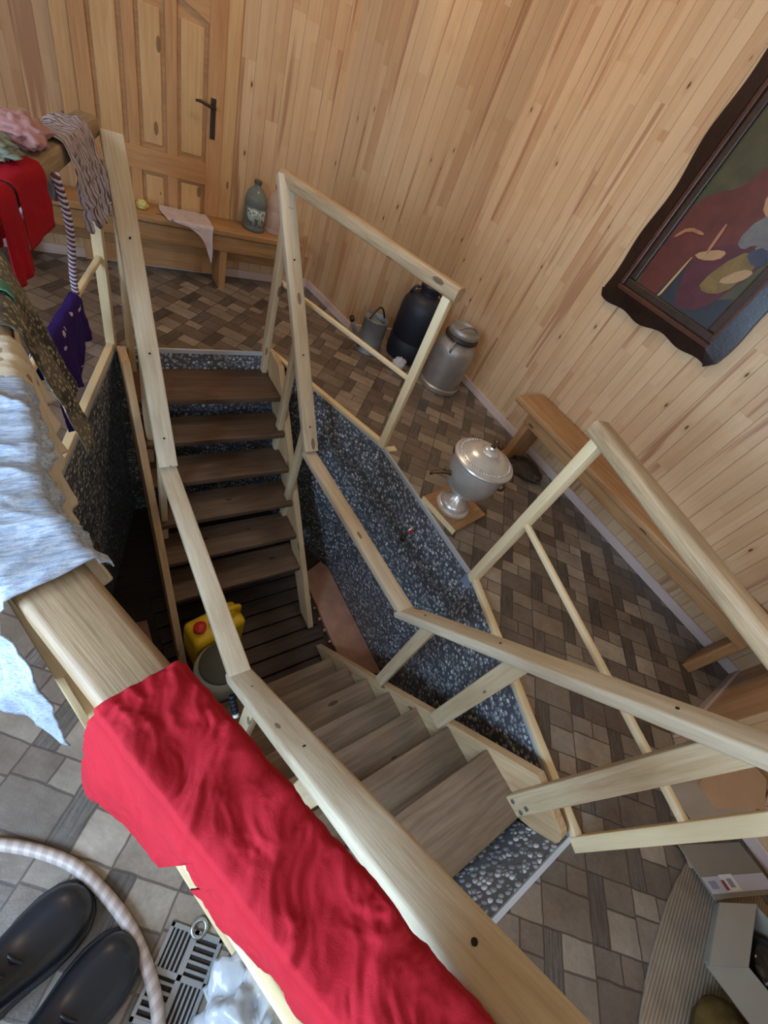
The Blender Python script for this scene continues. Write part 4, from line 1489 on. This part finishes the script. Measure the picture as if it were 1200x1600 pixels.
def boot(tip, ang, label, grp=None):
    """dark rubber boot, toe at tip, heading ang"""
    n = 20
    L = 0.29
    sec = []
    # stations from toe (0) to heel (L): half width, top height
    st = [(0.0, 0.012, 0.030), (0.012, 0.034, 0.052), (0.035, 0.048, 0.068), (0.075, 0.056, 0.078), (0.12, 0.055, 0.092), (0.16, 0.048, 0.118), (0.20, 0.043, 0.165), (0.24, 0.042, 0.19), (0.275, 0.038, 0.19), (0.29, 0.020, 0.18)]
    V, F = [], []
    for s, hw, ht in st:
        for k in range(n):
            a = 2 * math.pi * k / n
            cx = math.cos(a)
            sx = math.sin(a)
            zc = ht / 2
            y = 1.25 * hw * (abs(cx) ** 0.75) * (1 if cx > 0 else -1)
            z = zc + zc * (abs(sx) ** 0.8) * (1 if sx > 0 else -1)
            V.append((-s, y, max(0.004, z)))
    for i in range(len(st) - 1):
        for k in range(n):
            F.append((i * n + k, i * n + (k + 1) % n, (i + 1) * n + (k + 1) % n, (i + 1) * n + k))
    F.append(tuple(range(n - 1, -1, -1)))
    F.append(tuple((len(st) - 1) * n + k for k in range(n)))
    o = empty('boot', (tip[0], tip[1], 0), label, 'boot', grp, ang)
    T = abs_matrix(o)
    b = mesh_obj('upper', V, F, M_rubber, o, T, smooth=True)
    b.modifiers.new('sub', 'SUBSURF').levels = 2
    b.modifiers['sub'].render_levels = 2
    sole = [(-s, hw * 1.30 + 0.004) for s, hw, ht in st] + [(-s, -hw * 1.30 - 0.004) for s, hw, ht in reversed(st)]
    v, f = prism_g(sole, 0, 0.016)
    mesh_obj('sole', v, f, M_black, o, T, bevel=0.003)
    sh = []
    mesh_obj('shaft', *lathe_g([(0.046, 0.15), (0.05, 0.22), (0.054, 0.30), (0.05, 0.30), (0.045, 0.2)], 24, (-0.235, 0, 0)), M_rubber, o, T, smooth=True)
    mesh_obj('lace', *merge(tube_g([(-0.125, -0.045, 0.075), (-0.14, 0, 0.112), (-0.15, 0.045, 0.088)], 0.004, 6), tube_g([(-0.155, -0.04, 0.09), (-0.165, 0, 0.130), (-0.175, 0.04, 0.11)], 0.004, 6)), M_black, o, T, smooth=True)
    return o


boot((-0.190, 0.108), math.radians(22), 'dark rubber boot farther from the drain, on the bright floor inside the hose curve')
boot((-0.115, -0.035), math.radians(24), 'dark rubber boot nearer the drain, its toe touching the shade of the hose')


def drain():
    c = Vector((-0.045, -0.16, 0))
    ang = math.atan2(-0.163 + 0.07, 0.042 + 0.05)
    o = empty('floor_drain', c, 'dark steel slotted floor drain set in the tiles under the hose', 'drain', None, ang)
    T = abs_matrix(o)
    g = []
    a, b = 0.07, 0.085
    mt = flat('drain_steel', S(150, 152, 154), 0.35, 0.5)
    g = [box_g(-a, a, b - 0.01, b, 0.001, 0.007), box_g(-a, a, -b, -b + 0.01, 0.001, 0.007), box_g(-a, -a + 0.01, -b, b, 0.001, 0.007), box_g(a - 0.01, a, -b, b, 0.001, 0.007), box_g(-a, a, -0.006, 0.006, 0.001, 0.007), box_g(-0.006, 0.006, -b, b, 0.001, 0.007)]
    for k in range(5):
        x = -a + 0.014 + k * 0.0115
        g.append(box_g(x, x + 0.0055, 0.0, b, 0.001, 0.0065))
        g.append(box_g(-x - 0.0055, -x, -b, 0.0, 0.001, 0.0065))
        y = 0.012 + k * 0.015
        g.append(box_g(0.0, a, y, y + 0.0065, 0.001, 0.0065))
        g.append(box_g(-a, 0.0, -y - 0.0065, -y, 0.001, 0.0065))
    mesh_obj('grate', *merge(*g), mt, o, T, bevel=0.001, seg=1)
    mesh_obj('recess', *box_g(-a + 0.002, a - 0.002, -b + 0.002, b - 0.002, 0.0002, 0.001), M_hole, o, T)
    ring_c = T.inverted() @ Vector((0.018, -0.098, 0))
    mesh_obj('ring', *tube_g([(ring_c.x + 0.017 * math.cos(t), ring_c.y + 0.017 * math.sin(t), 0.008) for t in [2 * math.pi * k / 24 for k in range(24)]], 0.0055, 8, True), M_steel, o, T, smooth=True)


drain()
tag(mesh_obj('plastic_bag', *crumple((0.08, -0.31, 0.0), 0.125, 0.12, 0.10, 12, 60, 40, amp=0.45, freq=2.6), clear_mat('white_bag_film', (0.80, 0.82, 0.85), 0.5), smooth=True),
    'crumpled white plastic bag on the floor beside the drain, under the red cloth', 'bag')

# ------------------------------------------------------------------ front right corner: boxes, mat
def quad_flap(name, pts, mat, parent, th=0.004):
    P = [Vector(p) for p in pts]
    n = (P[1] - P[0]).cross(P[2] - P[0]).normalized() * th
    V = [p for p in P] + [p - n for p in P]
    k = len(P)
    F = [tuple(range(k)), tuple(range(2 * k - 1, k - 1, -1))] + [(i, (i + 1) % k, k + (i + 1) % k, k + i) for i in range(k)]
    return mesh_obj(name, V, F, mat, parent)


def box_one():
    o = empty('cardboard_box', (1.80, -0.70, 0), 'tan cardboard box with an angular open flap beside the bench end of the room', 'box')
    W_ = [box_g(1.78, 1.785, -0.80, -0.62, 0, 0.29), box_g(1.925, 1.93, -0.80, -0.62, 0, 0.29), box_g(1.78, 1.93, -0.625, -0.62, 0, 0.29), box_g(1.78, 1.93, -0.80, -0.795, 0, 0.29), box_g(1.78, 1.93, -0.80, -0.62, 0, 0.004)]
    mesh_obj('body', *merge(*W_), M_card, o)
    quad_flap('flap', [(1.595, -0.60, 0.30), (1.72, -0.60, 0.302), (1.93, -0.67, 0.302), (1.94, -0.76, 0.30), (1.81, -0.80, 0.298), (1.585, -0.68, 0.298)], M_card, o)


box_one()


def box_two():
    o = empty('cardboard_box', (1.50, -0.85, 0), 'greyish cardboard box with a printed white sticker strip, lying on the mat', 'box')
    e1 = Vector((0.887, -0.462, 0)); e2 = Vector((-0.462, -0.887, 0))
    A = Vector((1.626, -0.798, 0.014))
    B = A + e1 * 0.34
    off = Vector((-0.072, -0.140, 0.060))
    D, C = A + off, B + off
    # body under the tilted top
    body = [A + e1 * 0.012, B, B + off * 0.45, A + off * 0.45 + e1 * 0.012]
    V = [Vector((p.x, p.y, 0.0102)) for p in body] + [Vector((p.x, p.y, max(0.0106, p.z - 0.006))) for p in body]
    F = [(0, 1, 2, 3), (4, 5, 6, 7), (0, 1, 5, 4), (1, 2, 6, 5), (2, 3, 7, 6), (3, 0, 4, 7)]
    mesh_obj('body', V, F, M_card, o)
    quad_flap('lid', [A, D, C, B], M_cardgrey, o, 0.005)
    nrm = (B - A).cross(D - A).normalized()
    if nrm.z < 0:
        nrm = -nrm

    def strip(nm, u0, u1, v0, v1, mat, h):
        pts = [A + e1 * u0 + off * v0, A + e1 * u1 + off * v0, A + e1 * u1 + off * v1, A + e1 * u0 + off * v1]
        return quad_flap(nm, [p + nrm * h for p in pts[::-1]], mat, o, 0.0006)
    strip('tape', 0.002, 0.335, 0.62, 0.92, flat('pale_tape', S(196, 196, 212), 0.35), 0.002)
    strip('sticker', 0.09, 0.16, 0.60, 0.90, M_white, 0.003)
    strip('printed_mark', 0.085, 0.10, 0.70, 0.88, M_stickerred, 0.004)
    strip('printed_mark', 0.115, 0.14, 0.68, 0.84, M_stickerblue, 0.004)
    strip('printed_mark', 0.02, 0.055, 0.70, 0.84, M_stickerblue, 0.003)


box_two()


def box_three():
    o = empty('open_box', (1.45, -1.1, 0), 'open grey carton with folded-out flaps holding a dark glossy object', 'box')
    z = 0.17
    P = [(1.610, -0.978), (1.400, -1.025), (1.30, -1.06), (1.335, -1.20), (1.62, -1.25), (1.66, -1.05)]
    z = 0.17
    a, b, c, d = Vector((1.605, -0.980, z)), Vector((1.400, -1.026, z)), Vector((1.295, -1.095, z)), Vector((1.335, -1.125, z))
    # inner rim: a-b left edge, b-e front edge
    e = Vector((1.44, -1.27, z)); f_ = Vector((1.65, -1.22, z))
    rim = [a, b, e, f_]
    for p, q in zip(rim, rim[1:] + rim[:1]):
        d_ = (q - p).normalized()
        nn = Vector((-d_.y, d_.x, 0)) * 0.004
        V = [p, q, q + nn, p + nn]
        V = [Vector((v.x, v.y, 0.005)) for v in V] + [Vector((v.x, v.y, z - 0.001)) for v in V]
        mesh_obj('side', V, [(0, 1, 2, 3), (4, 5, 6, 7), (0, 1, 5, 4), (1, 2, 6, 5), (2, 3, 7, 6), (3, 0, 4, 7)], M_cardgrey, o)
    mesh_obj('bottom', *prism_g([(p.x, p.y) for p in rim], 0.002, 0.005), M_cardgrey, o)
    quad_flap('flap', [a, b, Vector((1.262, -0.936, z + 0.004)), Vector((1.458, -0.888, z + 0.004))], M_cardgrey, o)
    quad_flap('flap', [b, e, e + Vector((-0.13, 0.03, -0.02)), b + Vector((-0.125, 0.08, -0.02))], M_cardgrey, o)
    g = empty('glossy_pan', (1.53, -1.13, 0.006), 'dark glossy rounded object lying inside the open grey carton', 'container')
    mesh_obj('body', *lathe_g([(0, 0), (0.07, 0), (0.085, 0.02), (0.088, 0.10), (0.075, 0.13), (0.03, 0.145), (0.0, 0.146)], 32), flat('glossy_black', S(14, 13, 16), 0.12), g, abs_matrix(g), smooth=True)
    mesh_obj('knob', *lathe_g([(0.018, 0.146), (0.012, 0.152), (0.02, 0.162), (0.002, 0.168)], 20), M_steel, g, abs_matrix(g), smooth=True)


box_three()


def mat_():
    t = NT('woven_straw')
    v = t.coords((1, 1, 1), rnd=False)
    sp = t.n('ShaderNodeSeparateXYZ')
    t.l(v, sp.inputs[0])
    w = t.math('SINE', t.math('MULTIPLY', sp.outputs[1], 560.0))
    w2 = t.math('SINE', t.math('MULTIPLY', sp.outputs[0], 260.0))
    h = t.math('ADD', t.math('MULTIPLY', w, 0.5), t.math('MULTIPLY', w2, 0.0))
    c = t.ramp(t.math('MULTIPLY_ADD', h, 0.5, 0.5), [(0.2, S(138, 120, 100)), (0.8, S(166, 148, 126))])
    c = t.mix(0.8, c, t.ramp(t.noise(v, 10, 4), [(0.3, (0.7, 0.7, 0.7)), (0.7, (1.15, 1.15, 1.15))]), 'MULTIPLY')
    t.bump(h, 0.5, 0.003)
    t.set(c, 0.85)
    M = Matrix.Translation((1.30, -1.10, 0)) @ Matrix.Rotation(math.radians(12), 4, 'Z')
    inv = M.inverted()
    edge = [(1.66, -0.85), (1.50, -0.855), (1.38, -0.87), (1.269, -0.893), (1.15, -0.925), (1.046, -0.962), (0.97, -1.0), (0.90, -1.06), (0.88, -1.2), (0.95, -1.34), (1.8, -1.34), (1.85, -1.0), (1.78, -0.88)]
    P = [inv @ Vector((*p, 0)) for p in edge]
    o = mesh_obj('woven_mat', *prism_g([(p.x, p.y) for p in P], 0.0005, 0.010), t.mat, None, M, bevel=0.002)
    tag(o, 'beige woven mat with a curved edge on the floor in the front right corner', 'mat')


mat_()
tag(mesh_obj('cloth_bundle', *crumple((1.235, -1.135, 0.010), 0.125, 0.105, 0.055, 5, 40, 24, amp=0.12), M_mustard, smooth=True), 'dark mustard rounded cloth bundle on the woven mat in the bottom right corner', 'bundle')
